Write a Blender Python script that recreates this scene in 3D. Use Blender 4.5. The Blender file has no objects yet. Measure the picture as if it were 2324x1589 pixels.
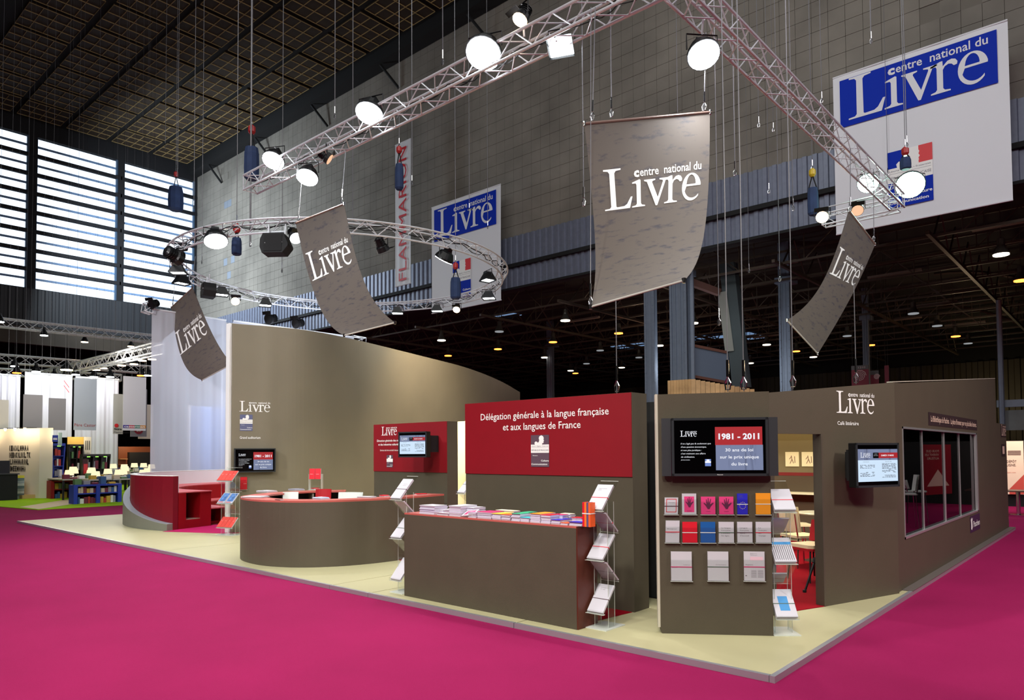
import bpy, math, random
from mathutils import Vector, Matrix, geometry
random.seed(7)
V3 = Vector
SC = bpy.context.scene
COL = SC.collection
PI = math.pi

# ------------------------------------------------------------------ camera
FPX, CXP, CYP = 1616.0, 1162.0, 970.0
YAW, PIT, ROL = math.radians(131.54), math.radians(2.0), math.radians(-0.36)
CAM = V3((0, 0, 1.7))
FW = V3((math.cos(YAW)*math.cos(PIT), math.sin(YAW)*math.cos(PIT), math.sin(PIT)))
RT = V3((math.sin(YAW), -math.cos(YAW), 0))
UP = RT.cross(FW)
_c, _s = math.cos(ROL), math.sin(ROL)
RT, UP = _c*RT+_s*UP, -_s*RT+_c*UP
cd = bpy.data.cameras.new('camera'); cam = bpy.data.objects.new('camera', cd); COL.objects.link(cam)
cam.matrix_world = Matrix(((RT.x, UP.x, -FW.x, CAM.x), (RT.y, UP.y, -FW.y, CAM.y), (RT.z, UP.z, -FW.z, CAM.z), (0, 0, 0, 1)))
cd.sensor_width = 36; cd.sensor_fit = 'HORIZONTAL'
cd.lens = FPX/2324*36; cd.shift_y = (CYP-794.5)/2324
cd.clip_end = 400; cd.clip_start = 0.05
SC.camera = cam

# ------------------------------------------------------------------ world, exposure
SC.view_settings.view_transform = 'Standard'; SC.view_settings.look = 'None'
SC.view_settings.gamma = 1; SC.view_settings.use_curve_mapping = False
SC.view_settings.exposure = 0.0
W = bpy.data.worlds.new('World'); SC.world = W; W.use_nodes = True
bg = W.node_tree.nodes['Background']
bg.inputs[0].default_value = (0.80, 0.90, 1.0, 1); bg.inputs[1].default_value = 2.2     # overcast daylight outside the hall

def area_light(name, loc, target, size, power, color=(1, 1, 1), size_y=None):
    l = bpy.data.lights.new(name, 'AREA'); l.energy = power; l.color = color
    l.shape = 'RECTANGLE' if size_y else 'DISK'; l.size = size
    if size_y: l.size_y = size_y
    o = bpy.data.objects.new(name, l); COL.objects.link(o); o.location = loc
    o.rotation_euler = (V3(target)-V3(loc)).to_track_quat('-Z', 'Y').to_euler()
    return o
def front_spot(name, loc, target, power, color, size=.5, angle=75):
    l = bpy.data.lights.new(name, 'SPOT'); l.energy = power; l.color = color; l.spot_size = math.radians(angle); l.spot_blend = .9; l.shadow_soft_size = size
    o = bpy.data.objects.new(name, l); COL.objects.link(o); o.location = loc
    o.rotation_euler = (V3(target)-V3(loc)).to_track_quat('-Z', 'Y').to_euler(); return o
# high bay lighting of the hall, out of the picture overhead and behind the camera
area_light('hall_light_1', (2, -6, 20), (-6, 8, 0), 10, 1800, (1, .97, .92), 10)
area_light('hall_light_2', (-14, -4, 20), (-16, 9, 0), 10, 1500, (.95, .97, 1), 10)
area_light('hall_light_3', (-8, 12, 24), (-14, 30, 16), 12, 1300, (.95, .97, .95), 6)
area_light('wall_fill', (-57, 18, 18), (-58, 30, 16), 6, 4200, (.78, .9, 1), 8)  # no high bay lamp: unseen light added to brighten the wall near the corner
area_light('hall_light_5', (8, 14, 16), (-1, 14, 0), 8, 1500, (1, .92, .98), 8)
# unseen spots added to brighten the stand's front, the carpet and hanging banners
front_spot('front_fill_1', (1.5, -3.5, 8.5), (-4, 7, 1), 2600, (1, .97, .90))
front_spot('front_fill_2', (-5, -3.5, 8.5), (-8, 7, 1), 2600, (.98, 1, .90))
front_spot('front_fill_3', (-12, -3.0, 8.5), (-14.5, 9, 1.5), 3000, (.96, .99, 1))
front_spot('front_fill_4', (5.5, 7, 7.5), (-2.5, 10.5, 1), 2300, (1, .94, .84))
front_spot('banner_fill', (1.5, 3.0, 4.6), (-4.6, 14.7, 5.2), 5500, (.90, 1, .94), .3, 24)  # added only to lighten the narrow diagonal banner
front_spot('banner_fill_2', (-11, -3.0, 6.5), (-21.6, 10.1, 5.4), 6500, (1, .93, .93), .3, 20)  # added only to lighten the smallest banner
front_spot('front_fill_5', (-3, 0, 8.5), (-5.5, 3.2, 0), 1300, (1, .9, .85), .3, 60)

# ------------------------------------------------------------------ pixel (2324x1589) -> a point on a real plane
def ray(x, y): return FW+RT*((x-CXP)/FPX)-UP*((y-CYP)/FPX)
def Zp(x, y, z=0.045): d = ray(x, y); return CAM+d*((z-CAM.z)/d.z)
def Xp(x, y, X): d = ray(x, y); return CAM+d*(X/d.x)
def Yp(x, y, Y): d = ray(x, y); return CAM+d*(Y/d.y)
def Dp(x, y, D): return CAM+ray(x, y)*D

# ------------------------------------------------------------------ materials
def srgb(c):
    return tuple(((v/255)/12.92 if v/255 <= .04045 else ((v/255+.055)/1.055)**2.4) for v in c)+(1,)
MATS = {}
def M(name, col=(128, 128, 128), rough=.6, metal=0, emit=0, noise=0, nscale=5, bump=0, bscale=40, spec=.5, world=False):
    if name in MATS: return MATS[name]
    m = bpy.data.materials.new(name); m.use_nodes = True; nt = m.node_tree; b = nt.nodes['Principled BSDF']
    c = srgb(col); b.inputs['Base Color'].default_value = c
    b.inputs['Roughness'].default_value = rough; b.inputs['Metallic'].default_value = metal
    b.inputs['Specular IOR Level'].default_value = spec
    if emit:
        b.inputs['Emission Color'].default_value = c; b.inputs['Emission Strength'].default_value = emit
        b.inputs['Base Color'].default_value = (0.01, .01, .01, 1)
    if noise or bump:
        tc = nt.nodes.new('ShaderNodeTexCoord')
    if noise:
        n = nt.nodes.new('ShaderNodeTexNoise'); n.inputs['Scale'].default_value = nscale; n.inputs['Detail'].default_value = 5
        gp = nt.nodes.new('ShaderNodeNewGeometry') if world else None
        nt.links.new(gp.outputs['Position'] if world else tc.outputs['Object'], n.inputs['Vector'])
        r = nt.nodes.new('ShaderNodeMapRange'); r.inputs['From Min'].default_value = .3; r.inputs['From Max'].default_value = .7
        r.inputs['To Min'].default_value = 1-noise; r.inputs['To Max'].default_value = 1+noise
        nt.links.new(n.outputs['Fac'], r.inputs['Value'])
        mx = nt.nodes.new('ShaderNodeVectorMath'); mx.operation = 'SCALE'; mx.inputs[0].default_value = c[:3]
        nt.links.new(r.outputs[0], mx.inputs['Scale']); nt.links.new(mx.outputs[0], b.inputs['Base Color'])
    if bump:
        n2 = nt.nodes.new('ShaderNodeTexNoise'); n2.inputs['Scale'].default_value = bscale; n2.inputs['Detail'].default_value = 4
        nt.links.new(tc.outputs['Object'], n2.inputs['Vector'])
        bp = nt.nodes.new('ShaderNodeBump'); bp.inputs['Strength'].default_value = bump; bp.inputs['Distance'].default_value = .01
        nt.links.new(n2.outputs['Fac'], bp.inputs['Height']); nt.links.new(bp.outputs[0], b.inputs['Normal'])
    MATS[name] = m
    return m
def glassy(name, tint=(235, 240, 240), refl=.55, rough=0.02, dark=1.0, base=.035):
    """thin clear sheet: transparent, with a mirror share that grows at grazing angles on both faces"""
    if name in MATS: return MATS[name]
    m = bpy.data.materials.new(name); m.use_nodes = True; nt = m.node_tree; nt.nodes.clear()
    o = nt.nodes.new('ShaderNodeOutputMaterial'); mx = nt.nodes.new('ShaderNodeMixShader')
    t = nt.nodes.new('ShaderNodeBsdfTransparent'); g = nt.nodes.new('ShaderNodeBsdfGlossy'); f = nt.nodes.new('ShaderNodeLayerWeight')
    c = srgb(tint); t.inputs[0].default_value = (c[0]*dark, c[1]*dark, c[2]*dark, 1)
    g.inputs['Roughness'].default_value = rough; f.inputs[0].default_value = .5
    pw = nt.nodes.new('ShaderNodeMath'); pw.operation = 'POWER'; pw.inputs[1].default_value = 4; nt.links.new(f.outputs['Facing'], pw.inputs[0])
    ma = nt.nodes.new('ShaderNodeMath'); ma.operation = 'MULTIPLY_ADD'; ma.inputs[1].default_value = refl; ma.inputs[2].default_value = base
    nt.links.new(pw.outputs[0], ma.inputs[0])
    nt.links.new(ma.outputs[0], mx.inputs[0]); nt.links.new(t.outputs[0], mx.inputs[1]); nt.links.new(g.outputs[0], mx.inputs[2])
    nt.links.new(mx.outputs[0], o.inputs[0]); MATS[name] = m
    return m
def sheer(name, col=(225, 228, 240), tr=.3):
    m = bpy.data.materials.new(name); m.use_nodes = True; nt = m.node_tree; nt.nodes.clear()
    o = nt.nodes.new('ShaderNodeOutputMaterial'); mx = nt.nodes.new('ShaderNodeMixShader'); mx2 = nt.nodes.new('ShaderNodeMixShader')
    t = nt.nodes.new('ShaderNodeBsdfTransparent'); d = nt.nodes.new('ShaderNodeBsdfDiffuse'); l = nt.nodes.new('ShaderNodeBsdfTranslucent')
    d.inputs[0].default_value = srgb(col); l.inputs[0].default_value = srgb(col)
    mx2.inputs[0].default_value = .5; mx.inputs[0].default_value = 1-tr
    nt.links.new(d.outputs[0], mx2.inputs[1]); nt.links.new(l.outputs[0], mx2.inputs[2])
    nt.links.new(t.outputs[0], mx.inputs[1]); nt.links.new(mx2.outputs[0], mx.inputs[2])
    nt.links.new(mx.outputs[0], o.inputs[0]); MATS[name] = m
    return m
def script_mat(name, col, ink, su=7, sv=26, uv=True, lo=.60, emit=0):
    """cloth or screen printed with faint blurred handwriting: stretched noise thresholded into short strokes"""
    m = bpy.data.materials.new(name); m.use_nodes = True; nt = m.node_tree; b = nt.nodes['Principled BSDF']
    b.inputs['Roughness'].default_value = .8
    tc = nt.nodes.new('ShaderNodeTexCoord'); mp = nt.nodes.new('ShaderNodeMapping'); mp.inputs['Scale'].default_value = (su, sv, 1)
    mp.inputs['Rotation'].default_value = (0, 0, -.12)
    nt.links.new(tc.outputs['UV' if uv else 'Object'], mp.inputs['Vector'])
    n = nt.nodes.new('ShaderNodeTexNoise'); n.inputs['Scale'].default_value = 1.0; n.inputs['Detail'].default_value = 6
    n.inputs['Roughness'].default_value = .62
    nt.links.new(mp.outputs[0], n.inputs['Vector'])
    r = nt.nodes.new('ShaderNodeValToRGB'); r.color_ramp.elements[0].position = lo-.04; r.color_ramp.elements[1].position = lo+.08
    r.color_ramp.elements[0].color = srgb(col); r.color_ramp.elements[1].color = srgb(ink)
    nt.links.new(n.outputs['Fac'], r.inputs[0])
    if emit:
        b.inputs['Base Color'].default_value = (.01, .01, .01, 1)
        nt.links.new(r.outputs[0], b.inputs['Emission Color']); b.inputs['Emission Strength'].default_value = emit
    else: nt.links.new(r.outputs[0], b.inputs['Base Color'])
    MATS[name] = m
    return m
TAUPE = M('taupe_paint', (80, 72, 58), .55, noise=.05, nscale=2, bump=.25, bscale=220)
TAUPE2 = M('taupe_felt', (75, 67, 52), .8, noise=.06, nscale=3, bump=.3, bscale=300)
RED = M('red_paint', (140, 10, 26), .45, noise=.03)
REDB = M('red_board', (132, 8, 24), .5, noise=.03)
PINKTOP = M('coral_top', (184, 92, 84), .4)
WHITE = M('white_print', (240, 240, 238), .6)
PAPER = M('white_paper', (196, 194, 203), .55)
M('sky_block', (60, 140, 200)); M('red_ink', (200, 40, 52))
BLACK = M('black_plastic', (14, 14, 16), .35)
BLK = M('black_matt', (9, 9, 11), .8)
DARK = M('dark_grey', (44, 46, 50), .45)
STEEL = M('truss_aluminium', (212, 215, 220), .35, .12)
CABLE = M('steel_wire', (120, 120, 124), .4, .5)
CHROME = M('chrome', (220, 220, 222), .15, 1)
ACR = glassy('acrylic', (250, 252, 251), .35)
ACRE = M('acrylic_edge', (200, 205, 198), .2)
MAGENTA = M('magenta_carpet', (140, 23, 76), .95, noise=.07, nscale=.8, bump=.6, bscale=150, spec=.1)
REDCARP = M('red_carpet', (140, 6, 24), .95, noise=.05, bump=.5, bscale=150, spec=.1)
BEIGE = M('platform_vinyl', (178, 172, 134), .45, noise=.04, nscale=1.5)
CREAM = M('cream_paint', (246, 232, 190), .6)

# ------------------------------------------------------------------ mesh building
class MB:
    def __init__(self, fn=None):
        self.v = []; self.f = []; self.mi = []; self.fn = fn; self.uv = None; self.m = 0
    def add(self, vs, fs):
        n = len(self.v)
        self.v += [(self.fn(*p) if self.fn else V3(p)) for p in vs]
        self.f += [tuple(i+n for i in f) for f in fs]; self.mi += [self.m]*len(fs)
        return self
    def box(self, x0, y0, z0, x1, y1, z1):
        return self.add([(x0, y0, z0), (x1, y0, z0), (x1, y1, z0), (x0, y1, z0), (x0, y0, z1), (x1, y0, z1), (x1, y1, z1), (x0, y1, z1)],
                        [(0, 3, 2, 1), (4, 5, 6, 7), (0, 1, 5, 4), (1, 2, 6, 5), (2, 3, 7, 6), (3, 0, 4, 7)])
    def bbox(self, x0, y0, z0, x1, y1, z1, b):      # box with chamfered vertical section (x-y outline chamfered)
        p = [(x0+b, y0), (x1-b, y0), (x1, y0+b), (x1, y1-b), (x1-b, y1), (x0+b, y1), (x0, y1-b), (x0, y0+b)]
        return self.prism(p, z0, z1)
    def prism(self, poly, z0, z1, holes=()):
        """2-D polygon (x,y) extruded z0..z1"""
        loops = [list(poly)]+[list(h) for h in holes]
        tri = geometry.tessellate_polygon([[V3((p[0], p[1], 0)) for p in l] for l in loops])
        pts = [p for l in loops for p in l]; n = len(pts)
        vs = [(p[0], p[1], z0) for p in pts]+[(p[0], p[1], z1) for p in pts]
        fs = [tuple(t) for t in tri]+[tuple(i+n for i in reversed(t)) for t in tri]
        k = 0
        for l in loops:
            m = len(l)
            for i in range(m):
                j = (i+1) % m; fs.append((k+i, k+j, k+j+n, k+i+n))
            k += m
        return self.add(vs, fs)
    def flat(self, poly, z=0, holes=()):
        loops = [list(poly)]+[list(h) for h in holes]
        tri = geometry.tessellate_polygon([[V3((p[0], p[1], 0)) for p in l] for l in loops])
        pts = [p for l in loops for p in l]
        return self.add([(p[0], p[1], z) for p in pts], [tuple(t) for t in tri])
    def rect(self, x0, y0, x1, y1, z=0): return self.add([(x0, y0, z), (x1, y0, z), (x1, y1, z), (x0, y1, z)], [(0, 1, 2, 3)])
    def tube(self, p0, p1, r, n=6, r1=None, cap=True):
        p0, p1 = V3(p0), V3(p1); d = (p1-p0)
        if d.length < 1e-6: return self
        d.normalize(); a = d.orthogonal().normalized(); b = d.cross(a); r1 = r if r1 is None else r1
        vs = []
        for p, q in ((p0, r), (p1, r1)):
            for i in range(n):
                t = 2*PI*i/n; vs.append(tuple(p+a*(q*math.cos(t))+b*(q*math.sin(t))))
        fs = [(i, (i+1) % n, n+(i+1) % n, n+i) for i in range(n)]
        if cap: fs += [tuple(reversed(range(n))), tuple(range(n, 2*n))]
        return self.add(vs, fs)
    def path(self, pts, r, n=6, closed=False):
        pts = [V3(p) for p in pts]; m = len(pts); vs = []; prev = None
        for i, p in enumerate(pts):
            d = (pts[(i+1) % m]-pts[i-1]) if (closed or 0 < i < m-1) else (pts[1]-pts[0] if i == 0 else pts[-1]-pts[-2])
            d.normalize()
            a = (prev-d*prev.dot(d)) if prev is not None else d.orthogonal()
            if a.length < 1e-6: a = d.orthogonal()
            a.normalize(); prev = a; b = d.cross(a)
            for k in range(n):
                t = 2*PI*k/n; vs.append(tuple(p+a*(r*math.cos(t))+b*(r*math.sin(t))))
        fs = []
        for i in range(m if closed else m-1):
            j = (i+1) % m
            for k in range(n): fs.append((i*n+k, i*n+(k+1) % n, j*n+(k+1) % n, j*n+k))
        if not closed: fs += [tuple(reversed(range(n))), tuple(range((m-1)*n, m*n))]
        return self.add(vs, fs)
    def lathe(self, prof, c=(0, 0, 0), n=16, axis=None):
        """prof: (radius, height) list along the axis"""
        c = V3(c); ax = V3(axis or (0, 0, 1)).normalized(); a = ax.orthogonal().normalized(); b = ax.cross(a); vs = []
        for r, h in prof:
            for i in range(n):
                t = 2*PI*i/n; vs.append(tuple(c+ax*h+a*(r*math.cos(t))+b*(r*math.sin(t))))
        fs = []
        for k in range(len(prof)-1):
            for i in range(n): fs.append((k*n+i, k*n+(i+1) % n, (k+1)*n+(i+1) % n, (k+1)*n+i))
        fs += [tuple(reversed(range(n))), tuple(range((len(prof)-1)*n, len(prof)*n))]
        return self.add(vs, fs)
    def grid(self, f, nu, nv):
        vs = [tuple(f(i/nu, j/nv)) for j in range(nv+1) for i in range(nu+1)]
        fs = [(j*(nu+1)+i, j*(nu+1)+i+1, (j+1)*(nu+1)+i+1, (j+1)*(nu+1)+i) for j in range(nv) for i in range(nu)]
        return self.add(vs, fs)
    def text(self, s, x, y, h, w=None, al='L', z=0, shear=0, bold=0):
        vs, fs, W0 = text_geo(s, bold)
        k = h/.73; kx = k if w is None else w/W0
        tw = W0*kx; ox = x if al == 'L' else (x-tw if al == 'R' else x-tw/2)
        return self.add([(ox+p[0]*kx+shear*p[1]*k, y+p[1]*k, z) for p in vs], fs)
    def build(self, name, mat, parent=None, smooth=False, world=True, kind=None):
        vs = self.v
        if parent is not None and world:
            o = wloc(parent); vs = [p-o for p in vs]
        me = bpy.data.meshes.new(name); me.from_pydata([tuple(p) for p in vs], [], self.f)
        ms = mat if isinstance(mat, (list, tuple)) else [mat]
        for m in ms: me.materials.append(m)
        if len(ms) > 1: me.polygons.foreach_set('material_index', self.mi)
        if smooth: me.polygons.foreach_set('use_smooth', [True]*len(me.polygons))
        if self.uv:
            ul = me.uv_layers.new(name='UVMap')
            for l in me.loops: ul.data[l.index].uv = self.uv[l.vertex_index]
        me.update()
        ob = bpy.data.objects.new(name, me); COL.objects.link(ob)
        if parent is not None: ob.parent = parent
        if kind: ob['kind'] = kind
        return ob
def wloc(o):
    p = V3((0, 0, 0))
    while o is not None: p += o.location; o = o.parent
    return p
TEXTS = {}
def text_geo(s, bold=0):
    k = (s, bold)
    if k in TEXTS: return TEXTS[k]
    cu = bpy.data.curves.new('t', 'FONT'); cu.body = s; cu.size = 1; cu.resolution_u = 2; cu.offset = bold
    o = bpy.data.objects.new('t', cu); COL.objects.link(o)
    me = bpy.data.meshes.new_from_object(o)
    vs = [tuple(v.co) for v in me.vertices]; fs = [tuple(p.vertices) for p in me.polygons]
    x0 = min(v[0] for v in vs); x1 = max(v[0] for v in vs)
    vs = [(v[0]-x0, v[1]) for v in vs]
    bpy.data.objects.remove(o); bpy.data.curves.remove(cu); bpy.data.meshes.remove(me)
    TEXTS[k] = (vs, fs, x1-x0)
    return TEXTS[k]
def frame(o, u, v=(0, 0, 1), n=None):
    o, u, v = V3(o), V3(u).normalized(), V3(v).normalized(); n = V3(n) if n else u.cross(v)
    return lambda a, b, c: o+u*a+v*b+n*c
def empty(name, loc, label=None, cat=None, group=None, rz=0):
    o = bpy.data.objects.new(name, None); COL.objects.link(o); o.location = loc; o.rotation_euler = (0, 0, rz)
    return tag(o, label, cat, group)
def tag(o, label=None, cat=None, group=None, kind=None):
    if label: o['label'] = label
    if cat: o['category'] = cat
    if group: o['group'] = group
    if kind: o['kind'] = kind
    return o
def copy_tree(o, parent=None):
    c = o.copy(); COL.objects.link(c); c.parent = parent
    for ch in list(o.children): copy_tree(ch, c)
    return c
# unit rod used for all truss braces (shared mesh)
_rod = bpy.data.meshes.new('brace')
_mb = MB().tube((0, 0, 0), (0, 0, 1), 1, 5); _rod.from_pydata([tuple(p) for p in _mb.v], [], _mb.f); _rod.materials.append(STEEL)
def rod(name, p0, p1, r, parent, mesh=None):
    p0, p1 = V3(p0), V3(p1); d = p1-p0
    o = bpy.data.objects.new(name, mesh or _rod); COL.objects.link(o); o.parent = parent
    o.location = p0-wloc(parent); o.rotation_euler = d.to_track_quat('Z', 'Y').to_euler(); o.scale = (r, r, d.length)
    return o

# ------------------------------------------------------------------ the serif word and two-line logo, drawn by hand, 2.8 wide x 1 high
def arc(cx, cy, rx, ry, a0, a1, n): return [(cx+rx*math.cos(math.radians(a0+(a1-a0)*i/n)), cy+ry*math.sin(math.radians(a0+(a1-a0)*i/n))) for i in range(n+1)]
L_ = [(0, 0), (.72, 0), (.80, .30), (.75, .30), (.64, .12), (.56, .07), (.36, .06), (.33, .08), (.32, .90), (.36, .95), (.50, .965), (.50, 1), (.02, 1), (.02, .965), (.14, .95), (.18, .90), (.18, .09), (.14, .045), (0, .035)]
I_ = [(.78, 0), (1.16, 0), (1.16, .03), (1.07, .05), (1.04, .09), (1.04, .68), (1.01, .70), (.80, .64), (.80, .61), (.90, .61), (.92, .57), (.92, .09), (.89, .05), (.78, .03)]
VV_ = [(1.14, .67), (1.14, .64), (1.22, .615), (1.47, -.02), (1.52, -.02), (1.76, .61), (1.85, .64), (1.85, .67), (1.58, .67), (1.58, .64), (1.67, .62), (1.68, .59), (1.53, .20), (1.37, .59), (1.38, .62), (1.46, .64), (1.46, .67)]
R_ = [(1.72, 0), (2.10, 0), (2.10, .03), (1.99, .05), (1.96, .09), (1.96, .50), (2.00, .57), (2.07, .60), (2.13, .58), (2.17, .53), (2.23, .54), (2.24, .60), (2.20, .665), (2.13, .69), (2.05, .67), (1.96, .58), (1.955, .70), (1.91, .70), (1.72, .64), (1.72, .61), (1.82, .61), (1.84, .57), (1.84, .09), (1.81, .05), (1.72, .03)]
def E_poly():

    outer = [(2.79, .38)]+arc(2.52, .345, .28, .36, 14, 318, 26)
    inner = arc(2.55, .36, .24, .30, 318, 200, 10)+[(2.37, .38)]
    hole = [(2.37, .43), (2.64, .43)]+arc(2.51, .43, .135, .235, 8, 172, 9)
    return outer+inner, [hole]
def livre(mb, x, y, w, z=0, small=True):
    """adds the word at x,y with total width w (height w/2.8)"""
    k = w/2.8
    T = lambda P: [(x+p[0]*k, y+p[1]*k) for p in P]
    for P in (L_, I_, VV_, R_): mb.flat(T(P), z)
    o, h = E_poly(); mb.flat(T(o), z, [T(q) for q in h])
    if small:
        mb.text('c', x+.86*k, y+.77*k, .205*k, .15*k, z=z, bold=.05)
        mb.text('entre  national du', x+1.03*k, y+.77*k, .20*k, 1.77*k, z=z, bold=.012)
    return mb
def emblem(fr, parent, w, h, dark, z=0.002, blue=None, redc=None, small=True):
    """state emblem: dark field with a white profile, white band with words, dark field with words"""
    MB(fr).rect(0, 0, w, h*.44, z).build('emblem_lower_field', blue or dark, parent)
    b = MB(fr)
    if redc:
        b.rect(0, h*.70, w*.38, h, z).build('emblem_upper_field', blue, parent)
        MB(fr).rect(w*.70, h*.70, w, h, z).build('emblem_red_field', redc, parent)
        MB(fr).rect(w*.38, h*.70, w*.70, h, z).build('emblem_white_field', WHITE, parent)
    else: b.rect(0, h*.70, w, h, z).build('emblem_upper_field', dark, parent)
    pf = [(.22, .70), (.20, .76), (.26, .80), (.34, .79), (.38, .76), (.44, .78), (.47, .84), (.44, .90), (.48, .96), (.58, .99), (.68, .96), (.72, .90), (.70, .86), (.73, .82), (.70, .79), (.71, .75), (.64, .74), (.62, .70)]
    m = MB(fr); m.flat([(p[0]*w, p[1]*h) for p in pf], z+.001); m.rect(0, h*.44, w, h*.70, z+.001); m.build('emblem_profile', WHITE, parent)
    if small:
        t = MB(fr); t.text('Liberté • Égalité • Fraternité', w*.04, h*.635, h*.032, w*.92, z=z+.002)
        t.text('RÉPUBLIQUE FRANÇAISE', w*.03, h*.50, h*.05, w*.94, z=z+.002); t.rect(w*.03, h*.60, w*.97, h*.604, z+.002)
        t.build('emblem_caption', M('emblem_ink', (70, 66, 90)), parent)
    t = MB(fr); t.text('Ministère', w*.10, h*.34, h*.035, w*.27, z=z+.001)
    t.text('Culture', w*.98, h*.17, h*.055, w*.42, 'R', z=z+.001, bold=.02); t.text('Communication', w*.02, h*.06, h*.055, w*.88, z=z+.001, bold=.02)
    t.build('emblem_words', WHITE, parent)
# ================================================================== THE HALL
def S(name, mb, mat, parent=None, **k): return tag(mb.build(name, mat, parent, **k), kind='structure')
XW, YW = -65.93, 30.0
S('floor', MB().box(-112, -32, -.1, 46, 77, 0), MAGENTA)
BEAMM = M('black_beam', (10, 10, 12), .8)
ceil = S('ceiling', MB().box(-66.3, -32, 28.6, 46, 30.6, 29), M('ceiling_void', (9, 8, 8), .9))
# coffered ceiling panels: 3 x 4 cells of thin pale ribs on brown board
pm = MB(); pm.box(0, 0, .03, 3, 3, .12); pan_me = pm.build('ceiling_panel', M('brown_board', (46, 34, 20), .8, noise=.25, nscale=.6), ceil, world=False)
rb = MB()
for i in range(4): rb.box(i-.015 if i else 0, 0, -.02, i+.015 if i < 3 else 3, 3, .03)
for j in range(5):
    y = .75*j; rb.box(0, max(0, y-.013), -.02, 3, min(3, y+.013), .03)
rb_me = rb.build('ceiling_rib_grid', M('pale_rib', (158, 134, 88), .7), pan_me, world=False)
first = True
for k in range(-6, 6):
    for j in range(5):
        x0 = -45.1-3.42*k-3; y0 = 12.0+3.42*j
        if first: pan_me.location = (x0, y0, 28.45); first = False; continue
        c = pan_me.copy(); COL.objects.link(c); c.location = (x0, y0, 28.45)
        r = rb_me.copy(); COL.objects.link(r); r.parent = c
S('trim_1', MB().box(-66, 29.0, 27.7, 46, 29.95, 28.6), BEAMM)          # dark edge beam over the block wall
for i in range(7):
    x = -62+8.2*i; MB().tube((x, 29.2, 27.6), (x+1.1, 29.85, 25.9), .09, 6).build('beam_bracket', BEAMM, bpy.data.objects['trim_1'])
# ---- block wall
wb = S('wall_back', MB().box(XW, YW+.03, 13.95, 46, YW+.5, 28.6), M('mortar', (112, 107, 99), .9))
CONC = M('concrete_block', (124, 119, 111), .9, noise=.22, nscale=.45, world=True)
CONC2 = M('concrete_block_grey', (112, 112, 112), .9)
bw, bh = .66, .64
holes_dark = {}
def cell(px, py):
    p = Yp(px, py, YW); return (int(math.floor((p.x-XW)/bw)), int(math.floor((p.z-13.88)/bh)))
for px, py in [(2096, 38), (2184, 10), (509, 390), (525, 386)]: holes_dark[cell(px, py)] = 0
for px, py in [(510, 462), (525, 456), (509, 603), (525, 596), (516, 620)]: holes_dark[cell(px, py)] = 1
cells = []
for i in range(int((46-XW)/bw)):
    for j in range(22):
        x = XW+i*bw; z = 13.88+j*bh
        h = holes_dark.get((i, j))
        if h == 0: continue
        cells.append((math.hypot(x, YW), x, z, h))
cells.sort(key=lambda c: (c[0]+abs(c[2]-15)*.6 if -32 < c[1] < -1.5 else 1e3+c[0]))
bm_ = MB(); bm_.add([(0, .055, 0), (bw-.004, .055, 0), (bw-.004, .055, bh-.004), (0, .055, bh-.004), (.006, 0, .006), (bw-.010, 0, .006), (bw-.010, 0, bh-.010), (.006, 0, bh-.010)],
                    [(4, 5, 6, 7), (0, 1, 5, 4), (1, 2, 6, 5), (2, 3, 7, 6), (3, 0, 4, 7)])
blk = None; st = MB()
for n, (d, x, z, h) in enumerate(cells):
    if n < 296:
        if blk is None: blk = bm_.build('concrete_block', CONC, wb, world=False); blk.location = (x, YW-.01, z)
        else: c = blk.copy(); COL.objects.link(c); c.location = (x, YW-.01+random.uniform(-.002, .002), z)
    else:
        y = YW-.01+random.uniform(-.002, .002)
        st.m = 1 if h == 1 else 0
        st.add([(x+a, y+b, z+c_) for a, b, c_ in [tuple(v) for v in bm_.v]], bm_.f)
st.build('concrete_blocks', [CONC, M('blue_block', (120, 128, 140), .8)], wb, kind='stuff')
# ---- corrugated fascia below the blocks
def corr(x0, x1, y, z0, z1, pitch=.42, dep=.07, ax='x'):
    mb = MB(); n = int((x1-x0)/pitch); prof = []
    for i in range(n+1):
        a = x0+i*pitch; prof += [(a, 0), (a+pitch*.42, 0), (a+pitch*.5, dep), (a+pitch*.92, dep)]
    vs = [];
    for a, d in prof:
        for z in (z0, z1): vs.append((a, y-d, z) if ax == 'x' else (y+d, a, z))
    fs = [(2*i, 2*i+2, 2*i+3, 2*i+1) for i in range(len(prof)-1)]
    return mb.add(vs, fs)
FAS = M('blue_grey_sheet', (118, 124, 142), .45, .3, noise=.08)
fa = tag(corr(XW, 45.5, 29.95, 12.3, 13.88).build('fascia_cladding', FAS), 'blue grey corrugated cladding band under the block wall', 'cladding')
corr(XW, 45.5, 29.98, 10.95, 12.1).build('lower_sheet', FAS, fa)
MB().box(XW, 29.75, 12.1, 45.5, 30.05, 12.3).build('gutter', BEAMM, fa)
MB().box(XW, 29.8, 10.85, 45.5, 30.4, 10.97).build('edge_flashing', BEAMM, fa)
MB().box(XW, 30.12, 10.95, 45.5, 30.5, 13.9).build('backing_panel', BEAMM, fa)
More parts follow.
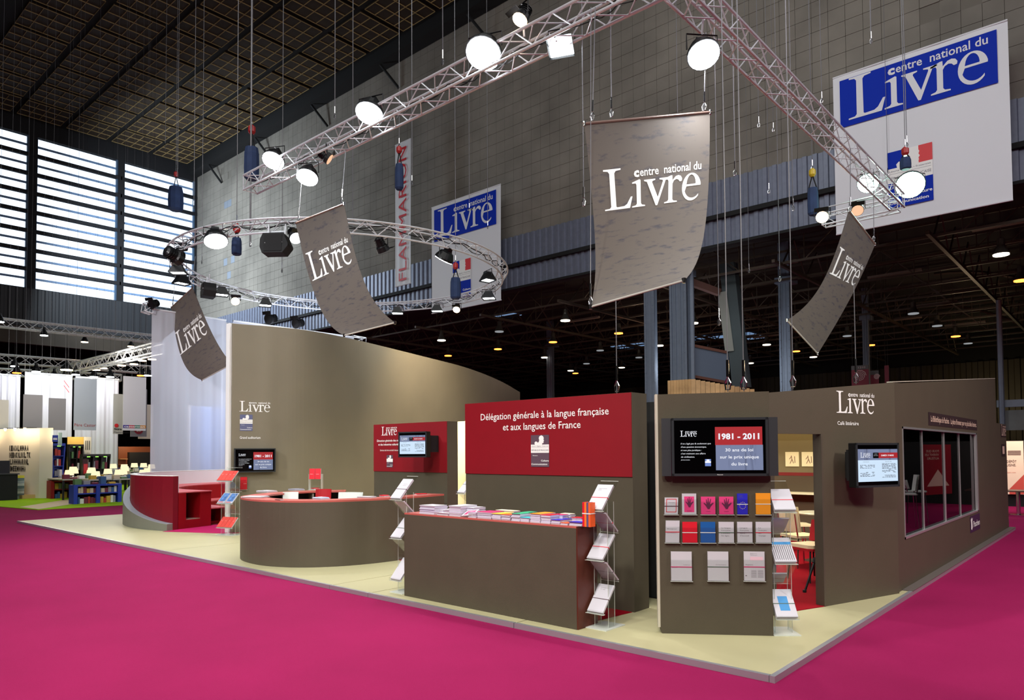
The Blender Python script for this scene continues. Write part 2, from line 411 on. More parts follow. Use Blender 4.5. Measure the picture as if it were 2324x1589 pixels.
# ---- window wall on the left
DKW = M('dark_wall', (22, 22, 26), .8); WB = M('window_bar', (16, 17, 24), .7)
wl = MB(); yws = [(10.5, 16.5), (17.05, 23.1), (23.6, 29.8)]
wl.box(XW-.5, -32, 27.3, XW, YW, 28.6); wl.box(XW-.5, -32, 11.9, XW, YW, 15.0)
ys = sorted(yws); prev = -32
for a, b in ys: wl.box(XW-.5, prev, 15.0, XW, a, 27.3); prev = b
wl.box(XW-.5, prev, 15.0, XW, YW+.6, 27.3)
wleft = S('wall_left', wl, DKW)
corr(-32, 30, XW+.02, 11.95, 14.95, .5, .06, 'y').build('wall_cladding', M('dark_sheet', (46, 48, 52), .5), wleft)
MB().box(XW-.3, -32, 10.5, XW+.15, 30, 11.9).build('wall_band', M('brown_band', (62, 54, 44), .7, noise=.2, nscale=.5), wleft)
PANE = glassy('window_glass', (250, 252, 255), .3, .1)
LOU = M('louvre', (120, 150, 190), .5)
for n, (a, b) in enumerate(yws):
    w = S('window_%d' % (n+1), MB().box(XW-.34, a, 15.0, XW-.32, b, 27.3), PANE)
    fr_ = MB()
    for y0, y1 in ((a, a+.06), (b-.14, b)): fr_.box(XW-.3, y0, 15.0, XW-.1, y1, 27.3)
    fr_.build('window_frame', M('frame_teal', (70, 96, 124), .4), w)
    for k in range(1, 8):
        z = 15.0+12.3*k/8; MB().box(XW-.25, a-.3, z-.15, XW+.04, b+.3, z+.13).build('window_bar', WB, w)
    for k in range(8):
        z = 15.0+12.3*(k+.53)/8; m = MB(); m.box(XW-.32, a, z-.09, XW-.22, b, z+.07); m.build('window_louvre', LOU, w)
# ---- closing walls, out of the picture
S('wall_right', MB().box(45.5, -32, 0, 46, 77, 29), DKW); S('wall_front', MB().box(-112, -32.5, 0, 46, -32, 29), DKW)
S('wall_far_left', MB().box(-112.4, -32, 0, -112, 77, 13), BLK)
S('ceiling_left', MB().box(-112, -32, 12.4, XW-.5, 77, 12.7), BLK)
# ---- low hall behind
LOWC = M('low_ceiling', (30, 27, 24), .9, noise=.3, nscale=.15)
S('ceiling_low', MB().box(-66.4, 30.5, 12.3, 46, 77, 12.6), LOWC)
farw = S('wall_far', MB().box(-112, 76, 0, 46, 76.5, 13), BLK)
corr(-60, 20, 75.9, 0, 9.6, .9, .15).build('wall_cladding', M('far_sheet', (62, 54, 40), .6, noise=.2, nscale=.3), farw)
TR = M('roof_steel', (78, 66, 56), .5, .3)
rt_ = MB()
for y in [32+3.1*i for i in range(13)]:
    rt_.box(-66, y-.05, 10.1, 20, y+.05, 10.2); 
    if y < 66: rt_.box(-66, y-.04, 11.5, 20, y+.04, 11.6)
    for k in range(28):
        x = -62+3*k; rt_.tube((x, y, 10.15), (x, y, 11.55), .03, 4, cap=False)
        if y < 60: rt_.tube((x, y, 10.15), (x+1.5 if k % 2 else x-1.5, y, 11.55), .028, 4, cap=False)
for x in [-60+6*i for i in range(10)]:
    rt_.box(x-.07, 31, 10.0, x+.07, 73, 10.14)
    for i in range(13):
        y = 32+3.1*i; rt_.tube((x, y, 10.07), (x, y+1.55, 11.6), .04, 4, cap=False); rt_.tube((x, y+3.1, 10.07), (x, y+1.55, 11.6), .04, 4, cap=False)
for x, y in [(-9, 48), (-3, 52), (-12, 58)]: rt_.path([(x+6*t, y, 12.1-2.0*t*t) for t in [k/8 for k in range(9)]], .10, 5)
tag(rt_.build('roof_trusses', TR, kind='stuff'), 'dark steel lattice roof trusses of the low hall behind', 'truss')
# curved ribs of the right-hand bays
# skylights
for i, (px, py, w, h) in enumerate([(1440, 787, 3.6, 1.6), (1590, 770, 2.2, 1.4), (1678, 765, 3.4, 2.2), (1150, 718, 2.2, .5)]):
    p = Zp(px, py, 12.2); o = tag(MB().box(p.x-w/2, p.y-h, p.z, p.x+w/2, p.y+h, p.z+.05).build('skylight', M('skylight_glow', (120, 150, 190), emit=.75)),
        ['pale skylight in the dark roof left of the first column', 'pale skylight behind the big grey column beam', 'pale skylight right of the leaning grey column', 'small pale roof panel left of the big hanging banner'][i], 'skylight')
    MB().box(p.x-w/2-.1, p.y-.06, p.z-.16, p.x+w/2+.1, p.y+.06, p.z-.04).build('glazing_bar', BEAMM, o)
    MB().box(p.x-.06, p.y-h, p.z-.16, p.x+.06, p.y+h, p.z-.04).build('glazing_bar', BEAMM, o)
# fluorescent battens (unlit, catching light)
for i, (px, py) in enumerate([(2030, 622), (2120, 690), (2045, 725), (2190, 735), (1750, 603), (2290, 508), (1325, 725), (1745, 763)]):
    p = Zp(px, py, 10.3)
    o = MB().box(p.x-1.2, p.y-.12, 10.25, p.x+1.2, p.y+.12, 10.36).build('ceiling_batten', M('batten', (120, 104, 92), .6))
    MB().tube((p.x-.8, p.y, 10.3), (p.x-.8, p.y, 11.6), .02, 4).build('hanger', TR, o)
    tag(o, 'unlit batten lamp under the low roof, %s' % ['just right of the green-lit hanging banner', 'in the middle right bay', 'below the nearest right bay batten', 'towards the right edge', 'left of the hanging banner top', 'high at the right edge', 'left of the first column', 'between the two grey columns'][i], 'lamp')
# columns of the low hall
COLM = M('column_grey', (112, 122, 138), .5, .2, noise=.06)
def ibeam(x0, x1, y, z0, z1, dep=.7, t=.07):
    m = MB(); m.box(x0, y, z0, x0+t*1.5, y+dep, z1); m.box(x1-t*1.5, y, z0, x1, y+dep, z1); m.box(x0, y+dep*.12, z0, x1, y+dep*.2, z1)
    m.box(x0+.3*(x1-x0), y+.02, z0, x0+.36*(x1-x0), y+dep*.12, z1); m.box(x0+.62*(x1-x0), y+.02, z0, x0+.66*(x1-x0), y+dep*.12, z1)
    return m
for i, (a, b, Y, lab) in enumerate([(1462, 1485, 31, 'slender grey steel column above the red panel'), (1520, 1558, 31, 'broad riveted grey column rising from timber planks'), (1768, 1793, 36, 'slender grey column above the big wall screen'), (1240, 1252, 45, 'distant dark column left of the red panel'), (846, 862, 45, 'far column above the tall curved wall'), (1957, 1970, 50, 'distant column above the two-line café logo')]):
    x0, x1 = Yp(a, 760, Y).x, Yp(b, 760, Y).x
    c = tag(ibeam(x0, x1, Y, 0, 12.3, .7 if i == 1 else .3).build('steel_column', COLM), lab, 'column')
    m = MB(); m.box(x0-.15, Y-.1, 10.2, x1+.15, Y+.8, 10.5); m.build('column_cap', COLM, c)
    if i < 3:
        m = MB()
        for k in range(16):
            for s in (.12, .88): m.lathe([(.025, 0), (.02, .02)], (x0+(x1-x0)*s, Y-.001, 3.5+k*.42), 6, (0, -1, 0))
        m.build('rivets', COLM, c)
# leaning column, cross beam and box panel to the right of the broad column
x0, x1 = Yp(1640, 700, 33).x, Yp(1668, 800, 33).x
lc = MB(); A_, B_ = Yp(1632, 600, 33), Yp(1662, 880, 33)
lc.add([(A_.x, 33, A_.z), (A_.x+.75, 33, A_.z), (B_.x+.75, 33, B_.z), (B_.x, 33, B_.z), (A_.x, 33.5, A_.z), (A_.x+.75, 33.5, A_.z), (B_.x+.75, 33.5, B_.z), (B_.x, 33.5, B_.z)], [(0, 1, 2, 3), (4, 7, 6, 5), (0, 4, 5, 1), (1, 5, 6, 2), (2, 6, 7, 3), (3, 7, 4, 0)])
l = tag(lc.build('leaning_column', M('column_dark', (74, 84, 88), .5, .2)), 'dark leaning steel column right of the blue grey box panel', 'column')
C_ = Yp(1629, 664, 32.9); D_ = Yp(1650, 798, 32.9)
MB().add([(C_.x, 32.9, C_.z), (C_.x+.45, 32.9, C_.z), (D_.x+.35, 32.9, D_.z), (D_.x-.1, 32.9, D_.z)], [(0, 1, 2, 3)]).build('cover_plate', M('plate_grey', (140, 142, 136), .6), l)
P_, Q_ = Yp(1562, 782, 31.6), Yp(1650, 860, 33); 
bp = MB(); a, b, c, d = Yp(1562, 782, 31.6), Yp(1650, 800, 33), Yp(1650, 868, 33), Yp(1562, 852, 31.6)
bp.add([tuple(a), tuple(b), tuple(c), tuple(d)]+[(q.x, q.y+.2, q.z) for q in (a, b, c, d)], [(0, 1, 2, 3), (7, 6, 5, 4), (0, 4, 5, 1), (2, 6, 7, 3)])
o = tag(bp.build('box_panel', M('panel_slate', (84, 96, 116), .5)), 'slate blue steel panel between the broad and the leaning column', 'panel')
for s in ((a, b), (d, c)): MB().path([tuple(s[0]+V3((0, -.05, 0))), tuple(s[1]+V3((0, -.05, 0)))], .09, 4).build('rusty_flange', M('rust', (96, 56, 44), .7), o)
a, b = Yp(1555, 636, 31.6), Yp(1632, 664, 32.9)
o = tag(MB().path([tuple(a), tuple(b)], .22, 4).build('cross_beam', M('rust_beam', (90, 58, 50), .7)), 'rust brown cross beam high between the two big columns', 'beam')
p = Yp(1570, 700, 31.4); tag(MB().tube((p.x, 31.4, 3), (p.x, 31.4, 11.8), .12, 10).build('rain_pipe', COLM), 'grey round pipe right of the broad column', 'pipe')
# timber boarding at the column foot
tb = empty('timber_box', (Yp(1515, 870, 30.8).x, 30.8, 3.6), 'pale timber plank boarding round the broad column foot', 'boarding')
xa = Yp(1515, 870, 30.8).x; TIM = M('timber', (206, 164, 112), .6, noise=.25, nscale=1.5)
for k in range(8): MB().box(xa+.155*k+.006, 30.8, 3.6, xa+.155*(k+1)-.006, 30.84, 5.12-.002*k).build('plank', TIM, tb)
tfr = frame((xa+1.24, 30.8, 3.6), (.88, .475, 0))
for k in range(13): MB(tfr).box(.22*k+.006, 0, -.04, .22*(k+1)-.006, 1.5-.045*k, 0).build('plank', TIM, tb)
# pendant lamps
GLO = {'o': M('orange_glow', (255, 110, 40), emit=9), 'w': M('white_glow', (255, 240, 215), emit=6), 'g': M('dim_glow', (190, 195, 200), emit=.5)}
LREF = M('lamp_reflector', (96, 92, 84), .3, .5)
def pendant(px, py, kind, lab, z=9.4):
    p = Zp(px, py, z); d = math.hypot(p.x, p.y); r = .30
    e = empty('pendant_lamp', p, lab, 'lamp', 'pendant lamps of the low hall')
    MB().lathe([(r, 0), (r*.95, .05), (r*.55, .28), (.14, .36), (.13, .62), (.03, .66)], p, 12).build('reflector', LREF, e)
    MB().lathe([(r*.93, -.05), (r*.93, .02)], p, 12).build('lamp_disc', GLO[kind], e)
    MB().tube(p+V3((0, 0, .6)), (p.x, p.y, 12.32), .02, 4).build('stem', LREF, e)
PL = [(1130, 792, 'o'), (1017, 807, 'o'), (1255, 776, 'o'), (1404, 756, 'o'), (1283, 727, 'w'), (1236, 811, 'w'), (1133, 752, 'g'), (1002, 772, 'w'), (1295, 841, 'w'), (1306, 847, 'o'), (1411, 834, 'w'), (1362, 795, 'g'), (1450, 811, 'g'),
      (1574, 733, 'w'), (1740, 782, 'w'), (1807, 797, 'o'), (1846, 810, 'w'), (2272, 577, 'w'), (2317, 636, 'o'), (2169, 763, 'o'), (2073, 711, 'g'), (2127, 739, 'g'), (1976, 783, 'o'), (2197, 779, 'g'), (1923, 762, 'g'), (1703, 824, 'w'), (1497, 784, 'w'), (1331, 825, 'g')]
nm = {'o': 'orange glowing', 'w': 'white glowing', 'g': 'dim grey'}
PLL = ['upper right of the curved wall end', 'just above the curved wall slope', 'centre left under the lattice roof', 'left of the slender column, highest orange one', 'upper centre left bay', 'above the red panel left corner', 'highest left of the wall slope', 'close to the ring truss end', 'of the close pair above the red panel', 'of the close pair above the red panel', 'just above the red panel middle', 'beside the left skylight', 'at the right end of the left skylight',
       'between the round pipe and the broad column', 'left of the slender right column', 'at the slender right column foot', 'left below the narrow hanging banner', 'near the right edge, under the big blue and white banner', 'cut by the right edge', 'above the café wall, largest far orange one', 'middle right, above the orange one', 'middle right, lower one', 'above the spiral banners', 'right of the far orange lamp', 'beside the lower tip of the narrow hanging banner', 'low, right of the leaning column', 'left of the broad column', 'low between red panel and skylight']
for (px, py, k), l in zip(PL, PLL): pendant(px, py, k, nm[k]+' pendant lamp '+l)
def plight(name, loc, power, color, r=.3):
    l = bpy.data.lights.new(name, 'POINT'); l.energy = power; l.color = color; l.shadow_soft_size = r
    o = bpy.data.objects.new(name, l); COL.objects.link(o); o.location = loc; return o
plight('low_hall_light_1', (-24, 40, 7.5), 220, (1, .75, .5)); plight('low_hall_light_2', (-8, 50, 7.5), 150, (1, .72, .45)); plight('low_hall_light_3', (-9.5, 71, 5.5), 170, (1, .85, .45))
plight('low_hall_light_4', (-16, 33, 6.0), 250, (.8, .9, 1))
# spiral banners, door frame far right
for i, (x0, y0, x1, y1, lab) in enumerate([(1932, 831, 1972, 872, 'dark red hanging banner with a pale spiral'), (1975, 842, 1995, 872, 'second dark red spiral banner, half hidden'), (2007, 830, 2018, 872, 'narrow dark red banner right of the spirals')]):
    Y = 40+i; a, b = Yp(x0, y0, Y), Yp(x1, y1+6, Y)
    o = tag(MB().box(a.x, Y, b.z, b.x, Y+.03, a.z).build('spiral_banner', M('banner_dark_red', (104, 22, 40), .7)), lab, 'banner')
    for x in (a.x+.05, b.x-.05): MB().tube((x, Y+.015, a.z), (x, Y+.015, 12.32), .01, 4).build('suspension', BEAMM, o)
    if i < 2:
        MB().box(a.x, Y-.01, a.z-.22, b.x, Y+.04, a.z).build('banner_head', M('dim_grey', (70, 66, 66)), o)
        c = Yp((1952, 1990)[i], (853, 855)[i], Y); R = (b.x-a.x)*.36
        MB().path([(c.x+R*(1-t/40)*math.cos(t*.6), Y-.02, c.z+R*(1-t/40)*math.sin(t*.6)) for t in range(38)], .022, 4).build('spiral', M('spiral_line', (170, 140, 140)), o)
        if i == 0:
            t = MB(frame((a.x, Y-.015, a.z-.16), (1, 0, 0))); t.text('1210', .35, 0, .10, .34); t.build('number', M('spiral_line'), o)
a, b = Yp(2262, 925, 42), Yp(2330, 915, 42)
o = tag(MB().box(a.x, 42, a.z, b.x+6, 42.2, a.z+.35).build('steel_lintel', COLM), 'grey steel lintel above the far door, right edge', 'beam')
MB().tube((Yp(2270, 800, 41.8).x, 41.8, 0), (Yp(2270, 800, 41.8).x, 41.8, 9), .12, 8).build('down_pipe', COLM, o)
a, b = Yp(2272, 932, 42.3), Yp(2330, 976, 42.3)
MB().box(a.x, 42.3, b.z, b.x+5, 42.4, a.z).build('frosted_pane', M('frost', (88, 92, 94), .4, noise=.4, nscale=.6), o)
# ================================================================== THE STAND
class Pl:
    """vertical plane through o with horizontal axis u; a along u, b up"""
    def __init__(s, o, u):
        s.o, s.u = V3(o), V3((u[0], u[1], 0)).normalized(); s.n = s.u.cross(V3((0, 0, 1))); s.fr = frame(s.o, s.u)
    def ab(s, px, py):
        d = ray(px, py); t = (s.o-CAM).dot(s.n)/d.dot(s.n); p = CAM+d*t; return ((p-s.o).dot(s.u), p.z-s.o.z)
    def text(s, mb, st, x0, x1, yb, ph, **k):
        a0, b0 = s.ab(x0, yb); a1 = s.ab(x1, yb)[0]; h = s.ab(x0, yb-ph)[1]-b0
        mb.text(st, a0, b0, h, a1-a0, **k)
    def livre(s, mb, x0, x1, yb, **k):
        a0, b0 = s.ab(x0, yb); a1 = s.ab(x1, yb)[0]; livre(mb, a0, b0, a1-a0, **k)
    def rect(s, x0, y0, x1, y1):
        a0, b1 = s.ab(x0, y0); a1, b0 = s.ab(x1, y1); return a0, b0, a1, b1
INK = M('grey_ink', (96, 92, 98), .7)
# ---- platform
plat = empty('platform', (-21.3, 5.2, 0), 'low beige vinyl platform carrying the whole stand', 'platform')
jx = [-21.3, Zp(362, 1251).x, Zp(742, 1330).x, Zp(835, 1347).x, -4.6, -2.1]
for i in range(5):
    MB().box(jx[i]+.006, 5.24, 0, jx[i+1]-.006, 18.3, .045).build('deck_panel', BEIGE, plat)
    MB().box(jx[i]+.004, 5.2, 0, jx[i+1]-.004, 5.238, .05).build('edge_strip', M('edge_aluminium', (176, 178, 186), .35, .6), plat)
MB().box(-2.1, 5.2, 0, -2.06, 18.3, .05).build('edge_strip', M('edge_aluminium'), plat)
MB().box(-2.168, 9.35, .046, -2.056, 18.3, .055).build('kerb_strip', M('kerb_brown', (96, 88, 84), .5), plat)
# carpets inlaid in the platform
tag(MB().add([(-6.4, 5.66, .05), (-4.06, 5.66, .05), (-3.98, 6.34, .05), (-6.4, 6.34, .05), (-6.4, 5.66, .046), (-4.06, 5.66, .046), (-3.98, 6.34, .046), (-6.4, 6.34, .046)], [(0, 1, 2, 3), (0, 4, 5, 1), (1, 5, 6, 2)]).build('carpet', REDCARP), 'strip of red carpet behind the booklet counter', 'carpet')
tag(MB().prism([(-15.78, 6.5), (-14.2, 7.22), (-14.35, 12), (-17, 12), (-16.6, 8.5)], .046, .052).build('carpet', M('pink_carpet', (176, 30, 90), .9, spec=.1)), 'pink carpet between the red seating and the curved wall', 'carpet')
tag(MB().prism([(-2.86, 7.1), (-2.56, 7.9), (-2.9, 9.3), (-2.9, 13.2), (-9, 13.2), (-9, 7.1)], .046, .052).build('carpet', REDCARP), 'dark red carpet inside the café doorway', 'carpet')
# ---- tall curved wall
DP = [(-14.31, 7.28), (-14.165, 7.71), (-14.03, 8.11), (-13.92, 8.86), (-14.19, 10.23), (-15.26, 13.33), (-16.46, 16.45), (-18.5, 20.21), (-21.33, 24.64)]
def catmull(P, n):
    P = [V3((p[0], p[1], 0)) for p in P]; Q = [P[0]*2-P[1]]+P+[P[-1]*2-P[-2]]; out = []
    for i in range(1, len(Q)-2):
        for k in range(n):
            t = k/n; a, b, c, d = Q[i-1:i+3]
            out.append(.5*((2*b)+(c-a)*t+(2*a-5*b+4*c-d)*t*t+(3*b-a-3*c+d)*t**3))
    return out+[P[-1]]
dp = catmull(DP, 9)
def ribbon(path, th, z0, z1, side=1):
    """thick vertical wall following path; z1 may be a function of index fraction"""
    n = len(path); mb = MB(); vs = []
    for i, p in enumerate(path):
        t = (path[min(i+1, n-1)]-path[max(i-1, 0)]).normalized(); nn = V3((-t.y, t.x, 0))*side*th
        zt = z1(i/(n-1)) if callable(z1) else z1
        zb = z0(i/(n-1)) if callable(z0) else z0
        q = p+nn; vs += [(p.x, p.y, zb), (p.x, p.y, zt), (q.x, q.y, zt), (q.x, q.y, zb)]
    fs = []
    for i in range(n-1):
        for k in range(4): a = 4*i+k; b = 4*i+(k+1) % 4; fs.append((a, b, b+4, a+4))
    fs += [(3, 2, 1, 0), (4*n-4, 4*n-3, 4*n-2, 4*n-1)]
    return mb.add(vs, fs)
PD = Pl((-14.31, 7.28, 0), (.32, .947))
dw = empty('curved_wall', (-14.31, 7.28, 0), 'tall taupe curved wall with a white two-line logo, falling away to the right', 'wall')
ribbon(dp, .14, .045, 4.45).build('wall_skin', M('taupe_wall', (122, 114, 96), .5, noise=.05, nscale=1.2, bump=.15, bscale=120), dw, smooth=False)
ribbon([p+V3((-.05, 0, 0)) for p in dp], .05, 4.45, 4.462).build('top_edge', M('pale_edge', (190, 184, 168), .5), dw)
MB().box(-14.50, 7.24, .045, -14.36, 7.29, 4.46).build('end_post', WHITE, dw)
def drumfn(a, b, c):
    """a metres along the curved wall from its left end, b up, c out"""
    s = 0
    for i in range(len(dp)-1):
        l = (dp[i+1]-dp[i]).length
        if s+l >= a or i == len(dp)-2:
            t = (dp[i+1]-dp[i])/l; p = dp[i]+t*(a-s); return p+V3((t.y, -t.x, 0))*c+V3((0, 0, b))
        s += l
t = MB(drumfn); PD.livre(t, 543, 613, 934, z=.006); t.build('logo', WHITE, dw)
a, b, c, d = PD.rect(544.5, 941, 573, 978); emblem(lambda x, y, z: drumfn(a+x, b+y, z+.002), dw, c-a, d-b, M('emblem_slate', (92, 96, 132), .6))
t = MB(drumfn); PD.text(t, 'Grand auditorium', 544, 591, 996, 6, z=.006, bold=.01); t.build('lettering', WHITE, dw)

# ---- screens
SCRB = M('screen_black', (3, 3, 4), .12)
def EM(name, col=None, e=1.0): return M('scr_'+name, col, emit=e)
def tv(name, label, pl, r, depth, back=.0, side=0, group=None):
    a0, b0, a1, b1 = r; fr = frame(pl.fr(a0, b0, 0), pl.u); w, h = a1-a0, b1-b0
    e = empty(name, pl.fr(a0, b0, 0), label, 'screen', group)
    MB(fr).bbox(side, 0, back, w-side, h, back+depth, .006).build('housing', BLACK, e)
    MB(fr).box(w*.3, h*.25, 0, w*.7, h*.75, back).build('wall_bracket', BLK, e)
    z = back+depth
    MB(fr).box(side+.025, .025, z-.004, w-side-.025, h-.025, z+.002).build('screen', SCRB, e)
    fm = MB(fr)
    for x0, y0, x1, y1 in ((side, 0, w-side, .022), (side, h-.022, w-side, h), (side, 0, side+.022, h), (w-side-.022, 0, w-side, h)): fm.box(x0, y0, z-.005, x1, y1, z+.008)
    fm.build('bezel', M('bezel_grey', (52, 56, 60), .35, .3), e)
    return e, fr, w, h, z+.003
def law_slide(e, fr, w, h, z, small=False):
    """black slide: logo and quotation left, red date block and blue-grey block right"""
    X = lambda f: f*w
    MB(fr).rect(X(.455), h*.53, X(.93), h*.84, z).build('red_field', EM('red', (190, 0, 24), .75), e)
    b = MB(fr); b.rect(X(.46), h*.10, X(.935), h*.53, z); b.build('grey_field', script_mat('scr_script', (118, 130, 165), (70, 80, 110), 6, 30, False, .6, emit=.9) if 'scr_script' not in MATS else MATS['scr_script'], e)
    t = MB(fr); t.text('1981 - 2011', X(.49), h*.63, h*.10, X(.41), z=z+.001, bold=.035)
    t.text('30 ans de loi', X(.697), h*.42, h*.055, X(.28), 'C', z=z+.001, bold=.012); t.text('sur le prix unique', X(.697), h*.30, h*.055, X(.39), 'C', z=z+.001, bold=.012)
    t.text('du livre', X(.697), h*.18, h*.055, X(.165), 'C', z=z+.001, bold=.012)
    livre(t, X(.10), h*.68, X(.17), z=z+.001)
    for k, (s, ww) in enumerate([('Il ne s’agit pas là seulement que', .305), ("d’une question économique,", .26), ('ni non plus juridique :', .21), ("c’est vraiment une affaire", .25), ('de civilisation.', .14)]):
        t.text(s, X(.105), h*(.545-.057*k), h*.028, X(ww), z=z+.001, shear=.25)
    t.text('Jérôme Lindon', X(.105), h*.27, h*.018, X(.09), z=z+.001, shear=.2)
    t.build('slide_text', EM('white', (240, 242, 250), 1.0), e)
    m = MB(fr); m.rect(X(.35), h*.17, X(.41), h*.29, z); m.build('small_emblem', EM('lblue', (120, 150, 225), .8), e)
    m = MB(fr); m.rect(X(.35), h*.225, X(.41), h*.255, z+.001); m.rect(X(.365), h*.255, X(.395), h*.285, z+.001); m.build('small_emblem_band', EM('white'), e)
def programme(e, fr, w, h, z, day, x0=.08, x1=.93, y0=.13, y1=.86):
    X = lambda f: (x0+(x1-x0)*f)*w; Y = lambda f: (y0+(y1-y0)*f)*h
    MB(fr).rect(X(0), Y(0), X(1), Y(.66), z).build('page_field', EM('page', (205, 228, 250), 1.0), e)
    MB(fr).rect(X(0), Y(.66), X(1), Y(1), z).build('header_field', MATS['scr_script'], e)
    MB(fr).rect(X(.52), Y(.72), X(1), Y(.89), z+.001).build('date_field', EM('red'), e)
    MB(fr).rect(X(.38), Y(.72), X(.52), Y(.89), z+.001).build('stamp_field', SCRB, e)
    t = MB(fr); livre(t, X(.07), Y(.74), X(.31)-X(.07), z=z+.002)
    t.text(day, X(.58), Y(.78), Y(.83)-Y(.78), X(.9)-X(.58), z=z+.002, bold=.02)
    t.text('salon', X(.45), Y(.84), Y(.86)-Y(.84), X(.49)-X(.41), 'C', z=z+.002); t.text('du livre', X(.45), Y(.79), Y(.81)-Y(.79), X(.50)-X(.40), 'C', z=z+.002)
    t.build('header_text', EM('white'), e)
    t = MB(fr); t.text('Café littéraire', X(.13), Y(.60), Y(.625)-Y(.60), X(.28)-X(.13), z=z+.002); t.text('Grande salle', X(.68), Y(.60), Y(.625)-Y(.60), X(.84)-X(.68), z=z+.002)
    rnd = random.Random(3)
    for x, ys in ((.06, (.50, .47, .44, .41, .28, .25, .22, .19, .16)), (.60, (.54, .51, .48, .45, .42, .39, .36, .33, .30, .27, .18, .15, .12))):
        for y in ys:
            q = x
            while q < x+.34:
                l = rnd.uniform(.02, .07)
                if rnd.random() < .75: t.rect(X(q), Y(y), X(min(q+l, x+.36)), Y(y+.014), z+.001)
                q += l+.012
    t.build('page_text', EM('ink', (90, 96, 112), .5), e)
e, fr, w, h, z = tv('wall_screen', 'flat screen with red date slide on the tall curved wall, beside the red seating', PD, (.035, 1.31, .87, 1.815), .07, .05)
law_slide(e, fr, w, h, z)
# ---- media panel
ux, uy = .8206, .5715
PM = Pl((-3.33, 5.78, 0), (ux, uy))
mp = empty('display_wall', (-3.33, 5.78, 0), 'taupe panel wall carrying the largest screen and three rows of booklets', 'wall')
m = MB(PM.fr); m.prism([(0, .07), (.015, .045), (.99, .045), (.99, 2.235), (0, 2.222)], -.10, 0); m.build('panel_board', TAUPE2, mp)
m = MB(PM.fr); m.box(-.022, .1, -.10, 0, 2.225, -.004); m.build('edge_strip', M('pale_edge'), mp)
a0, b0, a1, b1 = PM.rect(1497, 950, 1763, 1083)
e, fr, w, h, z = tv('media_screen', 'largest black screen, with side speakers, showing a red 1981 - 2011 date block', PM, (a0+.01, 1.475, a1-.005, 1.998), .07, .02, side=.085)
MB(fr).box(0, .0, .03, .08, h, .085).build('side_speaker', DARK, e); MB(fr).box(w-.08, 0, .03, w, h, .085).build('side_speaker', DARK, e)
for x in (.082, w-.082): MB(fr).tube((x-(.004 if x > .5 else -.004), .01, .09), (x-(.004 if x > .5 else -.004), h-.01, .09), .006, 6).build('chrome_strip', CHROME, e)
law_slide(e, frame(fr(.075, 0, 0), PM.u), w-.15, h, z)
t = MB(fr); t.text('Panasonic', w*.5, .008, .010, .05, 'C', z=z+.007); t.build('maker_name', WHITE, e)
# ---- small panel with the red top behind the oval counter
YS = 8.4; PS = Pl((0, YS, 0), (1, 0))
xl, xr = Yp(848, 1000, YS).x, Yp(1014, 1000, YS).x
sp = empty('display_wall', (xl, YS, 0), 'smaller taupe panel with a red upper board behind the oval counter', 'wall')
MB().box(xl, YS+.01, .045, xr, YS+.26, 2.24).build('panel_board', TAUPE2, sp)
MB().box(xl, YS, 1.355, xr-.002, YS+.012, 2.238).build('red_board', REDB, sp)
t = MB(PS.fr); PS.livre(t, 866, 901, 988.5, z=.004)
PS.text(t, 'Direction générale des médias', 856, 914, 1003, 5, z=.004, bold=.012); PS.text(t, 'et des industries culturelles', 859, 909, 1011.5, 5, z=.004, bold=.012)
PS.text(t, 'Service du livre et de la lecture', 863, 906, 1024, 4, z=.004); t.build('lettering', WHITE, sp)
a, b, c, d = PS.rect(878, 1033, 892, 1061); emblem(frame(PS.fr(a, b, .003), PS.u), sp, c-a, d-b, M('emblem_brown', (90, 70, 84), .6), small=False)
# its screen is turned a little to the left
q = Yp(915, 1038, YS-.35); PT = Pl((q.x, YS-.42, 0), (.985, .17))
r = PT.rect(913, 981, 977, 1038)
e, fr, w, h, z = tv('wall_screen', 'tilted screen with a pale programme page on the small red panel', PT, r, .10, .0)
MB(fr).box(w*.4, h*.2, -.30, w*.9, h*.85, .0).build('mounting_arm', BLK, e)
programme(e, fr, w, h, z, 'MARDI 22 MARS', .05, .95)
# ---- red panel behind the booklet counter
YR = 6.34; PR = Pl((0, YR, 0), (1, 0))
rp = empty('display_wall', (-6.41, YR, 0), 'large taupe panel with a red board and white two-line French heading', 'wall')
MB().box(-6.41, YR+.01, .045, -3.96, YR+.30, 2.315).build('panel_board', TAUPE2, rp)
MB().box(-6.41, YR, 1.435, -3.965, YR+.012, 2.313).build('red_board', REDB, rp)
t = MB(PR.fr); PR.text(t, 'Délégation générale à la langue française', 1091, 1381, 952, 19, z=.004)
q = PR.ab(1091, 952); q2 = PR.ab(1381, 940)
t = MB(PR.fr); t.text('Délégation générale à la langue française', -6.13, 2.095, .085, 1.89, z=.004, bold=.006); t.text('et aux langues de France', -5.76, 1.962, .085, 1.15, z=.004, bold=.006)
t.build('lettering', WHITE, rp)
a, b, c, d = PR.rect(1205.5, 988, 1247, 1060); emblem(frame(PR.fr(a, b, .003), PR.u), rp, c-a, d-b, M('emblem_brown'))
tag(MB().box(-4.9, 7.1, .045, -3.2, 7.2, 2.26).build('gap_shade', BLK), 'black recess wall between the red panel and the media panel', 'wall')  # black sheet stands in for the shade in this gap
# ---- booklet counter
yb = Xp(1354, 1300, -3.98).y
bc = empty('booklet_counter', (-6.46, 5.39, 0), 'long taupe box counter with booklet stacks, at the platform front edge', 'counter')
MB().box(-6.46, 5.39, .045, -3.985, yb, .985).build('counter_body', TAUPE2, bc)
MB().box(-3.985, 5.392, .047, -3.972, yb, 1.0).build('end_panel', M('end_brown', (84, 32, 18), .5), bc)
MB().box(-6.46, 5.392, .985, -3.985, yb, 1.002).build('counter_top', PINKTOP, bc)
